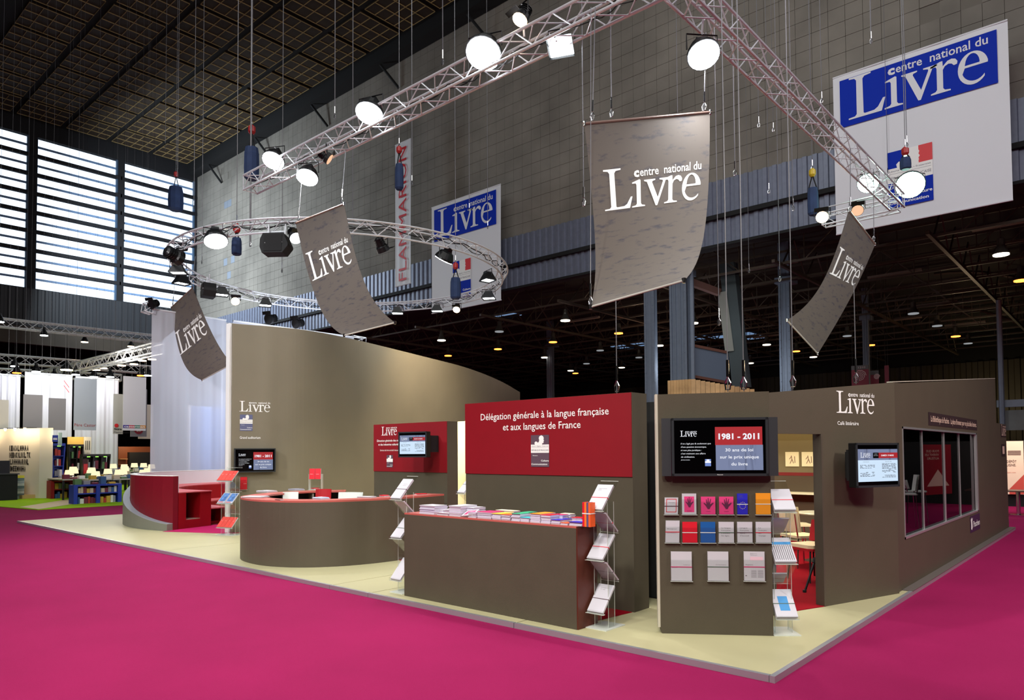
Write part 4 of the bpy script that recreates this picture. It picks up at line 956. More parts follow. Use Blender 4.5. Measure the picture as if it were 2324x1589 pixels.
# café interior
YB = 13.4; PB = Pl((0, YB, 0), (1, 0))
iw = empty('cafe_back_wall', (-6, YB, 0), 'taupe back wall of the café seen through the doorway', 'wall')
MB().box(-8, YB, .045, -3.2, YB+.1, 2.3).build('wall_board', M('taupe_interior', (122, 108, 72), .7), iw)
a = PB.ab(1800, 1076)[1]; MB().box(-8, YB-.012, a-.03, -3.2, YB, a+.03).build('red_band', M('deep_red', (120, 20, 16), .6), iw)
MB().box(-8, YB-.008, .045, -3.2, YB, a-.03).build('dado', M('brown_dado', (82, 66, 46), .7), iw)
MB().box(-8, YB-.5, 2.08, -3.2, YB-.02, 2.12).build('light_cornice', M('cornice_glow', (255, 236, 180), emit=1.4), iw)
for k, (x0, x1) in enumerate(((1783, 1814), (1820, 1852), (1858, 1885))):
    a0, b0, a1, b1 = PB.rect(x0, 1026, x1, 1059)
    o = tag(MB().box(a0, YB-.02, b0, a1, YB, b1).build('drawing', M('drawing_cream', (244, 230, 182), .6)), ['left cream drawing of a walking figure on the café back wall', 'middle cream drawing of a sitting figure on the café back wall', 'third cream drawing, half cut by the door jamb'][k], 'picture')
    w, h = a1-a0, b1-b0; m = MB(frame((a0, YB-.021, b0), (1, 0, 0)))
    for seg in (((.45, .75), (.5, .5), (.35, .2)), ((.5, .5), (.62, .22)), ((.45, .68), (.3, .5)), ((.70, .7), (.72, .25))): m.path([(p[0]*w, p[1]*h, 0) for p in seg], .006, 4)
    m.build('figure_lines', M('sepia_ink', (120, 70, 50)), o)
sh = PB.ab(1830, 1118)[1]; o = tag(MB().box(-6.5, YB-.35, sh-.02, -3.3, YB-.02, sh+.01).build('wall_shelf', CREAM), 'narrow cream wall counter along the café back wall', 'shelf')
area_light('cafe_light', (-4.4, 10.4, 2.3), (-4.2, 10.8, 0), .5, 60, (1, .85, .6))
p = Dp(1858, 1196, 10.6); e = empty('cafe_table', (p.x, p.y, .05), 'round grey table on a steel column inside the café', 'table')
MB().lathe([(.0, .70), (.30, .70), (.31, .715), (.30, .73), (0, .73)], (p.x, p.y, .05), 24).build('table_top', M('table_grey', (176, 172, 150), .3), e); MB().lathe([(.03, .01), (.03, .70)], (p.x, p.y, .05), 12).build('column', CHROME, e); MB().lathe([(.22, 0), (.22, .012), (.05, .02)], (p.x, p.y, .05), 20).build('foot', CHROME, e)
p = Dp(1816, 1190, 10.2); chair((p.x, p.y, .05), 2.6, 'cream moulded chair nearest the café table', CCH, .45, .86, group=None)
p = Dp(1806, 1170, 11.7); chair((p.x, p.y, .05), 2.2, 'cream moulded chair further back in the café', CCH, .45, .86)
p = Dp(1842, 1240, 9.1); e = chair((p.x, p.y, .05), -.5, 'black framed chair with a cream cushion and red back in the doorway', M('red_fabric'), .42, .74, leg=BLACK)
MB().bbox(-.2, -.2, .42, .2, .2, .46, .05).build('cushion', CCH, e, world=False)
p, q = Zp(1826, 1345, .05), Dp(1868, 1215, Zp(1826, 1345, .05).dot(FW)+.15)
o = tag(MB().path([tuple(p), tuple(q)], .014, 6).build('easel_leg', BLACK), 'black slanting easel leg just inside the doorway', 'easel'); MB().lathe([(.022, -.02), (.022, .03)], p, 8).build('rubber_foot', BLK, o); q2 = p.lerp(q, .55); MB().lathe([(.026, -.03), (.026, .03)], q2, 8, q-p).build('clamp', BLK, o)

# ================================================================== red amphitheatre seating
CX, CY = -17.04, 10.4
am = empty('red_seating', (CX, CY, 0), 'curved red stepped seating with a high back at the left end of the platform', 'bench')
def ring(r, a0, a1, n=40): return [V3((CX+r*math.cos(math.radians(a0+(a1-a0)*i/n)), CY+r*math.sin(math.radians(a0+(a1-a0)*i/n)), 0)) for i in range(n+1)]
SEATR = M('seat_red', (150, 6, 20), .45, noise=.03); CRIM = M('seat_crimson', (122, 10, 30), .5); PKT = M('seat_pink_top', (205, 96, 104), .5)
A0, A2 = -72, -275
ribbon(ring(3.85, A0, A2), -.13, .045, lambda t: 1.22 if t < .55 else 1.22+.32*(t-.55)/.45).build('back_wall_outer', CRIM, am)
ribbon(ring(3.71, A0, A2), -.01, .86, lambda t: 1.215 if t < .55 else 1.215+.32*(t-.55)/.45).build('back_wall_lining', M('lining_white', (220, 226, 236), .5), am)
ribbon(ring(3.85, A0, A2), -.14, lambda t: 1.22 if t < .55 else 1.22+.32*(t-.55)/.45, lambda t: 1.232 if t < .55 else 1.232+.32*(t-.55)/.45).build('back_cap', WHITE, am)
ribbon(ring(3.70, A0, A2), -.90, .84, .862).build('seat_top', PKT, am)
ribbon(ring(3.70, A0-.1, A2), -.20, .045, .84).build('seat_carcass', SEATR, am); ribbon(ring(3.10, A0-.1, A2), -.30, .045, .84).build('seat_front', SEATR, am)
ribbon(ring(3.50, A0-.1, A2), -.40, .045, .24).build('carcass_floor', SEATR, am); ribbon(ring(3.50, A0-.4, A0-8, 6), -.40, .24, .25).build('niche_shelf', M('niche_edge', (196, 170, 160)), am)
ribbon(ring(3.50, A0-8, A0-9, 2), -.40, .24, .84).build('niche_back', M('niche_dark', (90, 6, 12), .7), am)
ribbon(ring(2.80, A0-.1, A2), -.62, .43, .455).build('lower_seat_top', PKT, am); ribbon(ring(2.32, A0-.1, A2), -.14, .045, .43).build('lower_seat_front', SEATR, am); ribbon(ring(2.80, A0-6, A2), -.5, .045, .12).build('lower_floor', SEATR, am)
ribbon(ring(4.0, A0, -200), -.145, .045, lambda t: .19+.95*min(1, t*1.9)**1.3).build('grey_ramp', M('ramp_grey', (124, 124, 112), .5), am)
ribbon(ring(4.0, A0, -200), -.147, lambda t: .19+.95*min(1, t*1.9)**1.3, lambda t: .198+.95*min(1, t*1.9)**1.3).build('ramp_edge', M('ramp_edge', (150, 156, 164), .4), am)

# ================================================================== sheer curtains behind
SHE = sheer('sheer_fabric', (226, 230, 244), .24)
def drape(y0, y1, X, ztop0, ztop1, name, lab, fold=.014):
    n = 60; e = empty(name, (X, y0, 0), lab, 'curtain'); rnd = random.Random(5); ph = [rnd.uniform(0, 6) for _ in range(5)]
    def f(u, v):
        y = y0+(y1-y0)*u; z = (ztop0+(ztop1-ztop0)*u)*(1-v)+.05*v
        return V3((X+fold*(math.sin(u*40+ph[0])*.5+math.sin(u*23+ph[1]+v*2)*.6+math.sin(u*77+ph[2])*.25), y, z))
    MB().grid(f, n, 8).build('sheer_cloth', SHE, e, smooth=True)
    MB().tube((X, y0, ztop0), (X, y1, ztop1), .03, 6).build('top_bar', STEEL, e)
    return e
XS = -23.0; a, b = Xp(345, 701, XS), Xp(513, 727, XS); drape(a.y, b.y, XS, a.z, b.z, 'sheer_curtain', 'tall sheer white curtain left of the curved wall')
c, d = Xp(529, 728, XS), Xp(802, 765, XS); drape(c.y, d.y, XS, c.z, d.z, 'sheer_curtain', 'sheer white curtain showing only above the curved wall')
MB().box(XS-.7, b.y-.9, 1.0, XS-.6, b.y+.4, 3.3).build('x', M('blue_screen', (96, 130, 196), .6)).name = 'blue_board'
o = bpy.data.objects['blue_board']; tag(o, 'blue board dimly seen through the tall sheer curtain', 'board'); MB().box(XS-.72, b.y-.95, .97, XS-.58, b.y-.9, 3.33).build('board_edge', WHITE, o)
# ================================================================== trusses
def truss(name, label, p0, p1, size=.30, seg=.36, r=.024, rb=.011, n_ch=4, up=V3((0, 0, 1)), stuff=False):
    p0, p1 = V3(p0), V3(p1); d = (p1-p0); L = d.length; d.normalize(); s = d.cross(up).normalized()*(size/2); u = s.cross(d).normalized()*(size/2)
    if n_ch == 4: cs = [s+u, -s+u, -s-u, s-u]
    else: cs = [s+u, -s+u, -u]
    e = empty(name, p0, label, 'truss')
    for c in cs: MB().tube(p0+c, p1+c, r, 8).build('chord', STEEL, e)
    n = max(1, int(L/seg)); seg = L/n; mb = MB() if stuff else None
    for k in range(len(cs)):
        a, b = cs[k], cs[(k+1) % len(cs)]
        for i in range(n):
            q0 = p0+d*(seg*i)+(a if i % 2 == 0 else b); q1 = p0+d*(seg*(i+1))+(b if i % 2 == 0 else a)
            if stuff: mb.tube(q0, q1, rb, 4, cap=False)
            else: rod('brace', q0, q1, rb, e)
    if stuff: mb.build('braces', STEEL, e)
    for q in (p0, p1):
        m = MB()
        for k in range(len(cs)): m.tube(q+cs[k], q+cs[(k+1) % len(cs)], rb, 5)
        m.build('end_frame', STEEL, e)
    return e
TZ = 8.0; TY = 8.28; TX = -4.52
xl = Yp(568, 412, TY).x
tr1 = truss('lighting_truss', 'long straight aluminium lighting truss running in over the stand from the upper left', (xl, TY, TZ), (TX, TY, TZ), .34)
yr = Xp(2035, 440, TX).y
tr2 = truss('lighting_truss', 'straight truss slanting down to the green-white lamps on the right', (TX, TY, TZ), (TX, yr, TZ), .34)
yq = yr+.2; q = Zp(1850, 490, TZ-.05)
tr3 = truss('lighting_truss', 'short far truss carrying the warm spot above the narrow hanging banner', (q.x, yq, TZ-.02), (TX, yq, TZ-.02), .30)
cab = MB()
for s in range(3):
    pts = [(xl+(TX-xl)*i/60, TY+.05*math.sin(i*1.3+s), TZ-.06+.05*math.sin(i*.9+s*2)) for i in range(61)]; cab.path(pts, .009, 4)
tag(cab.build('power_cable', BLK), 'black cables lying inside the long lighting truss', 'cable')
RC = V3((-17.66, 12.5, 7.0)); RR = 4.68
rg = empty('ring_truss', RC, 'large circular aluminium lighting truss hanging over the curved wall', 'truss')
def rp(a, dr=0, dz=0): return V3((RC.x+(RR+dr)*math.cos(a), RC.y+(RR+dr)*math.sin(a), RC.z+dz))
for dr, dz in ((-.15, .14), (.15, .14), (0, -.14)): MB().path([rp(2*PI*i/96, dr, dz) for i in range(96)], .024, 6, True).build('chord', STEEL, rg)
for i in range(96):
    a, b = 2*PI*i/96, 2*PI*(i+1)/96; A = (-.15, .14); B = (.15, .14); Cc = (0, -.14)
    for P, Q in (((A, Cc)), ((B, Cc)), ((A, B))):
        if i % 2: P, Q = Q, P
        rod('brace', rp(a, *P), rp(b, *Q), .011, rg)
cab = MB()
cab.path([rp(2*PI*i/120, .06*math.sin(i*1.7), .02+.07*math.sin(i*.8)) for i in range(120)], .012, 4, True)
cab.path([rp(2*PI*i/120, .06*math.cos(i*1.1), .05*math.sin(i*1.3)) for i in range(120)], .010, 4, True)
tag(cab.build('power_cable', BLK), 'black cables looped along the ring truss', 'cable')

# ================================================================== lamps on the trusses
LAMPB = M('lamp_black', (16, 17, 20), .4, .2); HOT = M('hot_white', (245, 250, 255), emit=60); HOTG = M('hot_green', (190, 255, 225), emit=60); WARM = M('hot_warm', (255, 214, 170), emit=14); SOFT = M('hot_soft', (240, 252, 250), emit=14)
def flood(P, aim, label, size=.17, mat=HOT, power=0, col=(1, 1, 1), spot=1.9, kind='flood', blend=.8, hang=.35, anchor=None):
    P, aim = V3(P), V3(aim); d = (aim-P).normalized(); s = d.cross(V3((0, 0, 1))).normalized(); u = s.cross(d)
    e = empty('floodlight' if kind == 'flood' else 'spotlight', P, label, 'lamp'); fr = frame(P, s, u, d)
    if kind == 'flood' and mat in (HOT, HOTG):
        R = size*1.25  # dazzling heads drawn as large round discs to stand for their glare
        MB(fr).lathe([(R*.35, -R*.95), (R*.7, -R*.8), (R*.98, -R*.2), (R, 0), (R*.93, 0)], (0, 0, 0), 20).build('housing', LAMPB, e)
        MB(fr).lathe([(R*.93, .001), (R*.93, .012)], (0, 0, 0), 20).build('lens', mat, e); MB(fr).box(-R*.3, -R*.3, -R*1.35, R*.3, R*.3, -R*.9).build('ballast_box', LAMPB, e)
    elif kind == 'flood':
        w, h = size*1.15, size*.95
        m = MB(fr); m.add([(-w, -h, 0), (w, -h, 0), (w, h, 0), (-w, h, 0), (-w*.5, -h*.55, -size*1.1), (w*.5, -h*.55, -size*1.1), (w*.5, h*.55, -size*1.1), (-w*.5, h*.55, -size*1.1)], [(4, 7, 6, 5), (0, 1, 5, 4), (1, 2, 6, 5), (2, 3, 7, 6), (3, 0, 4, 7)]); m.build('housing', LAMPB, e)
        m = MB(fr); [m.box(-w*.5, -h*.5+k*h*.2, -size*1.3, w*.5, -h*.5+k*h*.2+.012, -size*1.05) for k in range(6)]; m.build('cooling_fins', LAMPB, e)
        MB(fr).add([(-w, -h, 0), (w, -h, 0), (w, h, 0), (-w, h, 0), (-w*.9, -h*.88, .0), (w*.9, -h*.88, .0), (w*.9, h*.88, .0), (-w*.9, h*.88, .0), (-w, -h, .03), (w, -h, .03), (w, h, .03), (-w, h, .03)], [(0, 1, 9, 8), (1, 2, 10, 9), (2, 3, 11, 10), (3, 0, 8, 11), (8, 9, 5, 4), (9, 10, 6, 5), (10, 11, 7, 6), (11, 8, 4, 7)]).build('rim', LAMPB, e)
        MB(fr).rect(-w*.9, -h*.88, w*.9, h*.88, -.004).build('lens', mat, e)
        pts = [(-w-.02, 0, -size*.5), (-w-.02, 0, -size*.9), (-w*.6, hang*.55, -size*.9)]
    else:
        m = MB(fr); m.lathe([(size*.35, -size*2.2), (size*.62, -size*2.0), (size*.72, -size*.9), (size*.95, -size*.7), (size, 0), (size*.94, 0)], (0, 0, 0), 16); m.build('housing', LAMPB, e)
        m = MB(fr); [m.lathe([(size*.8, -size*1.9+k*size*.3), (size*.8, -size*1.85+k*size*.3)], (0, 0, 0), 12) for k in range(4)]; m.build('cooling_fins', LAMPB, e)
        m = MB(fr); m.lathe([(size*.93, .001), (size*.93, .008)], (0, 0, 0), 16); m.build('lens', mat, e)
        m = MB(fr); m.box(-size*1.05, size*.95, 0, size*1.05, size*1.6, .008); m.build('barn_door', LAMPB, e)
    w = size*1.2; top = P-d*(size*.6)+V3((0, 0, hang)); a = P-d*(size*.6)
    MB().path([a-s*w, a-s*w+V3((0, 0, hang*.65)), a+s*w+V3((0, 0, hang*.65)), a+s*w], .012, 5).build('yoke', LAMPB, e)
    if anchor is None and abs(P.z-TZ) < 1.6:
        an = []
        if xl-.3 < P.x < TX+.3: an.append(V3((P.x, TY, TZ)))
        if TY-.3 < P.y < yr+.6: an.append(V3((TX, min(P.y, yr), TZ)))
        an.append(V3((min(max(P.x, -6.9), TX), yq, TZ)))
        anchor = min(an, key=lambda v: (v-P).length)
        if (anchor-P).length > 1.5: anchor = None
        else: anchor = anchor+V3((0, 0, -.16 if P.z < TZ else .16))
    MB().tube(a+V3((0, 0, hang*.65)), anchor or top, .016, 6).build('clamp', STEEL, e)
    if power:
        l = bpy.data.lights.new('spot', 'SPOT'); l.energy = power; l.color = col; l.spot_size = spot; l.spot_blend = blend; l.shadow_soft_size = size*.6
        o = bpy.data.objects.new('lamp_light', l); COL.objects.link(o); o.location = P+d*.05; o.rotation_euler = d.to_track_quat('-Z', 'Y').to_euler()
    return e
W_ = (1, .99, .96); K = .55
def onx(px, py, dz=-.35): p = Yp(px, py, TY-.1); return p
flood(Yp(620, 365, TY-.2), (-12, 4.0, 0), 'dazzling white floodlight near the left end of the long truss', .20, HOT, 900*K, W_)
flood(Yp(697, 403, TY-.1), (-11, 5, 0), 'dazzling white floodlight hanging just below the long truss left end', .19, HOT, 900*K, W_)
flood(Yp(838, 258, TY-.2), (-9.5, 4.6, 0), 'dazzling white floodlight in the middle of the long truss', .22, HOT, 900*K, W_)
flood(Yp(1097, 122, TY-.2), (-6, 3.6, 0), 'biggest dazzling floodlight, upper middle of the long truss', .24, HOT, 1000*K, W_)
flood(Yp(1180, 45, TY-.1), (-8, 4, 1), 'warm round spotlight above the long truss, near the top edge', .13, WARM, 300*K, (1, .75, .45), 1.0, 'spot', hang=.3)
flood(Yp(1272, 105, TY+.1), (-4.0, 3.0, .8), 'black floodlight with barn doors under the long truss, right part', .17, M('hot_mid', (240, 250, 255), emit=20), 0*K, W_, 1.6)
flood(Yp(748, 362, TY+.1), (-8, 14, 3), 'dark moving head lamp under the long truss left part', .12, M('dim_warm', (255, 200, 160), emit=1), 0, kind='spot')
flood(Xp(1597, 125, TX), (-1.5, 6.5, 0), 'dazzling floodlight under the upper end of the right truss', .19, HOT, 600*K, W_)
flood(Xp(1970, 416, TX-.3), (-3.0, 9, 0), 'greenish white floodlight, left one of the pair at the far truss corner', .20, HOTG, 400*K, (.85, 1, .92), hang=.3)
flood(Xp(2066, 420, TX), (-1.5, 10, 0), 'brightest greenish floodlight at the far truss corner before the big white banner', .30, HOTG, 600*K, (.85, 1, .92), hang=.3)
flood(Zp(1866, 493, TZ-.4), (-4, 10, 1), 'warm spotlight at the left end of the short far truss', .16, WARM, 250*K, (1, .75, .5), 1.2, 'spot', hang=.3)
flood(Zp(1946, 478, TZ-.35), (-3, 12, 1), 'dark spotlight behind the narrow hanging banner top', .15, M('dim_warm'), 0, kind='spot', hang=.3)
RINGL = [(490, 548, 'flood', .22, HOT, 700, (-13, 7, 0), 'dazzling floodlight on the near left side of the ring truss'), (672, 541, 'spot', .15, M('hot_mid'), 0, (-9, 8, 1), 'half hidden spotlight on the ring truss, left of the hanging banner'),
 (1007, 589, 'flood', .2, HOT, 700, (-16, 12, 2.5), 'dazzling floodlight on the right side of the ring truss'), (1107, 636, 'flood', .18, SOFT, 300, (-15, 11, 2), 'white floodlight at the right tip of the ring truss, upper one'),
 (1109, 677, 'flood', .18, SOFT, 0, (-13, 12, 0), 'white floodlight at the right tip of the ring truss, lower one'), (1036, 703, 'spot', .13, WARM, 300, (-15.0, 13.5, 2.5), 'small warm spotlight on the far right part of the ring truss'),
 (992, 706, 'flood', .17, SOFT, 300, (-15, 13, 2), 'white floodlight left of the small warm spotlight on the ring'), (902, 711, 'flood', .17, SOFT, 300, (-15, 12, 1), 'white floodlight just right of the hanging banner tip on the ring'),
 (602, 693, 'flood', .17, SOFT, 300, (-14, 9, 1), 'white floodlight under the far middle of the ring truss'), (534, 684, 'spot', .14, WARM, 200, (-14, 8, 2), 'warm orange spotlight under the ring truss above the curved wall corner'),
 (503, 669, 'flood', .18, SOFT, 0, (-16, 9, 0), 'white floodlight beside the second black loudspeaker'), (412, 643, 'flood', .18, SOFT, 0, (-20, 9, 0), 'lower white floodlight at the left tip of the ring truss'),
 (404, 619, 'flood', .18, SOFT, 300, (-18, 7, 0), 'upper white floodlight at the left tip of the ring truss'), (871, 570, 'spot', .16, LAMPB, 0, (-14, 14, 2), 'unlit black moving head on the near right side of the ring truss'), (408, 587, 'spot', .2, LAMPB, 0, (-20, 14, 5), 'unlit dark lamp inside the left bend of the ring truss')]
for px, py, k, s, mt, pw, aim, lab in RINGL:
    if mt is SOFT: q = Zp(px, py, 6.62); aim = (q.x*.93+aim[0]*.07, q.y*.93+aim[1]*.07, 0)
    p = Zp(px, py, 6.62); ang = math.atan2(p.y-RC.y, p.x-RC.x); flood(p, aim, lab, s, mt, pw*K, (1, .75, .5) if mt is WARM else W_, 1.8, k, hang=.28, anchor=rp(ang, 0, -.14))
# loudspeakers
def speaker(px, py, w, h, rz, label):
    p = Zp(px, py, 6.55); fr = frame(p, (math.cos(rz), math.sin(rz), .0), (-.0, .05, 1)); e = empty('loudspeaker', p, label, 'speaker')
    MB(fr).prism([(-w/2+.06, -h/2), (w/2-.12, -h/2), (w/2, -h/2+.16), (w/2, h/2-.25), (w/2-.12, h/2), (-w/2+.06, h/2), (-w/2, h/2-.14), (-w/2, -h/2+.14)], -.30, .05).build('cabinet', BLK, e)
    MB(fr).prism([(-w/2+.1, -h/2+.04), (w/2-.14, -h/2+.04), (w/2-.14, h/2-.04), (-w/2+.1, h/2-.04)], .05, .06).build('grille', M('grille', (14, 14, 15), .9), e)
    MB().tube(fr(-w*.3, h/2, -.1), fr(-w*.3, h/2+.25, -.1), .02, 6).build('hanger', STEEL, e); MB().tube(fr(w*.3, h/2, -.1), fr(w*.3, h/2+.25, -.1), .02, 6).build('hanger', STEEL, e)
    for x in (-.2, .2): MB(fr).lathe([(.012, .06), (.008, .066)], (x, 0, 0), 8).build('badge', CHROME, e)
speaker(623, 552, .66, .46, math.radians(38), 'black loudspeaker cabinet under the near side of the ring truss')
speaker(463, 658, .60, .40, math.radians(-15), 'tilted black loudspeaker under the left far side of the ring truss')

# ================================================================== hanging curved banners
SHM = script_mat('banner_script', (90, 82, 76), (62, 58, 66), 6, 34, True, .58)
def sheet(name, label, T, Bm, Cl, Cr, logo, thick=.004, dc=.55, dirn=1):
    """T: two (px,py,depth) top corners, Bm: bottom corners, Cl/Cr: curve control pixels"""
    tl, tr = [Dp(*q) for q in T]; bl, br = [Dp(*q) for q in Bm]
    cl = Dp(Cl[0], Cl[1], T[0][2]*(1-dc)+Bm[0][2]*dc); cr = Dp(Cr[0], Cr[1], T[1][2]*(1-dc)+Bm[1][2]*dc)
    def bz(a, c, b, t): c1 = a.lerp(c, .8); c2 = b.lerp(c, .75); return a*(1-t)**3+c1*3*t*(1-t)**2+c2*3*t*t*(1-t)+b*t**3
    def S_(u, v): return bz(tl, cl, bl, v).lerp(bz(tr, cr, br, v), u)
    def N(u, v):
        e_ = .01; du = S_(min(u+e_, 1), v)-S_(max(u-e_, 0), v); dv = S_(u, min(v+e_, 1))-S_(u, max(v-e_, 0)); n = du.cross(dv).normalized()
        return n if n.dot(CAM-S_(u, v)) > 0 else -n
    e = empty(name, tl.lerp(tr, .5), label, 'banner')
    nu, nv = 10, 28; m = MB(); m.grid(lambda u, v: S_(u, v), nu, nv); k = len(m.v)
    m.add([tuple(S_(i/nu, j/nv)-N(i/nu, j/nv)*thick) for j in range(nv+1) for i in range(nu+1)], [(j*(nu+1)+i, (j+1)*(nu+1)+i, (j+1)*(nu+1)+i+1, j*(nu+1)+i+1) for j in range(nv) for i in range(nu)])
    m.uv = [(i/nu, 1-j/nv) for j in range(nv+1) for i in range(nu+1)]*2
    m.build('banner_cloth', SHM, e, smooth=True)
    n0 = N(.5, .02)
    MB().tube(tl+(tl-tr)*.01, tr+(tr-tl)*.01, .022, 8).build('top_bar', M('bar_brown', (120, 96, 86), .4), e)
    MB().tube(bl+(bl-br)*.01, br+(br-bl)*.01, .014, 8).build('bottom_bar', M('bar_pale', (170, 166, 158), .4), e)
    for s in (tl, tr, bl, br): MB().lathe([(.02, -.03), (.028, .03)], s, 8).build('bar_end', CHROME, e)
    # logo in sheet coordinates
    u0, u1, v0, ratio = logo
    W0 = (S_(u1, v0)-S_(u0, v0)).length
    L0 = sum(((S_(.5, (i+1)/40)-S_(.5, i/40)).length for i in range(40)))
    def fn(a, b, c): u = u0+a*(u1-u0)/2.8; v = v0-b*(W0/2.8)*ratio/L0; return S_(u, v)+N(u, v)*(.004+c)
    t = MB(fn); livre(t, 0, 0, 2.8); t.build('logo', WHITE, e)
    return e, tl, tr, bl, br
bA = sheet('hanging_banner', 'largest hanging curved banner, grey brown, in front of the block wall', ((1326, 281, 9.6), (1611, 255, 10.3)), ((1340, 697, 8.9), (1552, 637, 8.5)), (1364, 610), (1611, 585), (.10, .93, .325, 1.05))
bB = sheet('hanging_banner', 'long hanging curved banner in front of the ring truss', ((671, 507, 14.9), (781, 463, 14.0)), ((781, 761.5, 13.6), (896.6, 732.6, 12.8)), (722, 735), (821, 678), (.05, .93, .315, 1.15))
bC = sheet('hanging_banner', 'smallest curved banner hanging before the sheer curtain', ((389, 698, 23), (437.6, 653, 21.8)), ((459, 863, 21.5), (526, 826.6, 20.3)), (407, 845), (486, 779), (.0, .93, .425, 1.2))
bD = sheet('hanging_banner', 'narrow grey curved banner hanging diagonally under the short far truss', ((1926, 478, 14.2), (1986, 555, 15.4)), ((1786, 727, 13), (1856, 803, 14.2)), (1871, 675), (1938, 672), (.06, .94, .395, 1.25))
# cables
def cable(p0, p1, label, r=.007, fit=None, shackle=True, mat=None):
    p0, p1 = V3(p0), V3(p1); e = empty('hanging_wire', p1, label, 'wire', None)
    MB().tube(p0, p1, r, 5).build('wire', mat or CABLE, e)
    if shackle:
        d = (p0-p1).normalized(); m = MB(); m.path([p1+d*.02+V3((.02, 0, 0)), p1+d*.08+V3((.03, 0, 0)), p1+d*.14, p1+d*.08-V3((.03, 0, 0)), p1+d*.02-V3((.02, 0, 0))], .008, 5, True); m.tube(p1+d*.14, p1+d*.30, .014, 6); m.build('shackle', CHROME, e)
    return e
for tl, tr, bl, br, nm in ((*bA[1:], 'largest hanging banner'), (*bB[1:], 'long hanging banner before the ring'), (*bC[1:], 'smallest hanging banner'), (*bD[1:], 'narrow diagonal banner')):
    for p, s in ((tl.lerp(tr, .06), 'left end'), (tl.lerp(tr, .95), 'right end')):
        q = V3((p.x, p.y+.1, TZ-.2)); cable(q if p.z < TZ-.5 else p+V3((0, 0, 1)), p+V3((0, 0, .02)), 'wire holding the %s of the %s top bar' % (s, nm))
    if nm.startswith('largest'): cable(bl.lerp(tl, .0)+V3((-.12, .25, 4.0)), bl, 'wire holding the lower left corner of the %s' % nm, .005)
# chain bags
BAG = M('bag_blue', (34, 54, 92), .8, noise=.15)
def bag(px, py, D, h, w, label, hoist=None):
    p = Dp(px, py, D); e = empty('chain_bag', p, label, 'bag'); n = 10; vs = []
    m = MB(); m.lathe([(w*.42, h*.5), (w*.5, h*.3), (w*.52, -h*.1), (w*.5, -h*.42), (w*.35, -h*.5)], p, 10); m.build('bag_body', BAG, e)
    for s in (-1, 1): MB().path([p+V3((w*.38*s, 0, h*.5)), p+V3((w*.15*s, 0, h*.8)), p+V3((0, 0, h*1.0))], .018, 5).build('strap', BLK, e)
    MB().lathe([(.05, -.1), (.09, -.04), (.09, .08), (.04, .13)], p+V3((0, 0, h*1.05)), 10).build('hoist', M('hoist_'+(hoist or 'red'), {'red': (170, 40, 40), 'yellow': (210, 180, 40)}.get(hoist or 'red'), .4), e)
    return p+V3((0, 0, h*1.15))
def hang(p, label, up=12, r=.01): cable(p+V3((0, 0, up)), p, label, r)
for a in [(571, 372, 17.6, .8, .36, 'tall dark blue chain bag behind the left end of the long truss', 'red'), (906, 402, 22, .8, .26, 'blue chain bag in front of the vertical red lettered banner', 'red'),
          (399, 452, 30, 1.0, .6, 'dark chain bag in front of the bright windows', 'red'), (537, 560, 17.5, .42, .24, 'blue chain bag hanging under the near side of the ring truss', 'red'),
          (1845, 458, 19.5, .75, .28, 'blue chain bag with a yellow hoist left of the big white banner', 'yellow'), (2055, 372, 18.5, .3, .26, 'dark chain bag on the corner of the far truss', 'red'), (1034, 655, 23.5, .7, .34, 'blue chain bag before the middle blue and white banner', 'red')]:
    q = bag(*a); hang(q, 'wire of the '+a[5], 28.6-q.z)
# suspension wires, each named by what it meets
WR = [(568, 20, 560, 17.4, .022), (403, 130, 400, 29, .012), (440, 190, 475, 25, .01), (640, 120, 620, 20, .01), (800, 55, 760, 18, .012), (760, 0, 270, 17, .012), (935, 50, 420, 22, .012), (1005, 0, 150, 13, .01), (1065, 340, 480, 26, .01), (1107, 430, 520, 27, .01),
      (1325, 100, 470, 10.5, .007), (1388, 0, 268, 10.2, .008), (1542, 180, 560, 18, .008), (1668, 100, 400, 14, .009), (1722, 130, 290, 19, .008), (1745, 60, 440, 20, .008), (1800, 120, 480, 16, .008), (1865, 60, 235, 18, .008), (1977, 0, 100, 17, .012), (2058, 40, 335, 18, .010), (2216, 0, 60, 26, .014), (2015, 80, 400, 26, .008),
      (1400, 690, 893, 7.72, .005), (1652, 430, 889, 6.7, .005), (1688, 400, 888, 6.8, .005), (1800, 430, 882, 7.55, .005), (1943, 600, 872, 8.4, .005), (1770, 400, 640, 17, .007), (1755, 0, 300, 22, .008), (1632, 270, 740, 12, .007), (375, 120, 340, 32, .01), (458, 330, 600, 26, .01), (1700, 200, 620, 22, .006), (2240, 300, 470, 27, .008)]
for i, (px, y0, y1, D, r) in enumerate(WR):
    p1 = Dp(px, y1, D); p0 = V3((p1.x, p1.y, Dp(px, y0, D).z))
    p0.z = 28.6
    if i == 22: p0.z = Dp(px, 682, D).z
    if i == 26: p0.z = Dp(px, 640, D).z
    cable(p0, p1, 'thin steel wire number %s across, ending %s' % (['one','two','three','four','five','six','seven','eight','nine','ten','eleven','twelve','thirteen','fourteen','fifteen','sixteen','seventeen','eighteen','nineteen','twenty','twenty one','twenty two','twenty three','twenty four','twenty five','twenty six','twenty seven','twenty eight','twenty nine','thirty','thirty one','thirty two','thirty three','thirty four'][i],
        'LOW' if y1 > 860 else 'MID'), r)
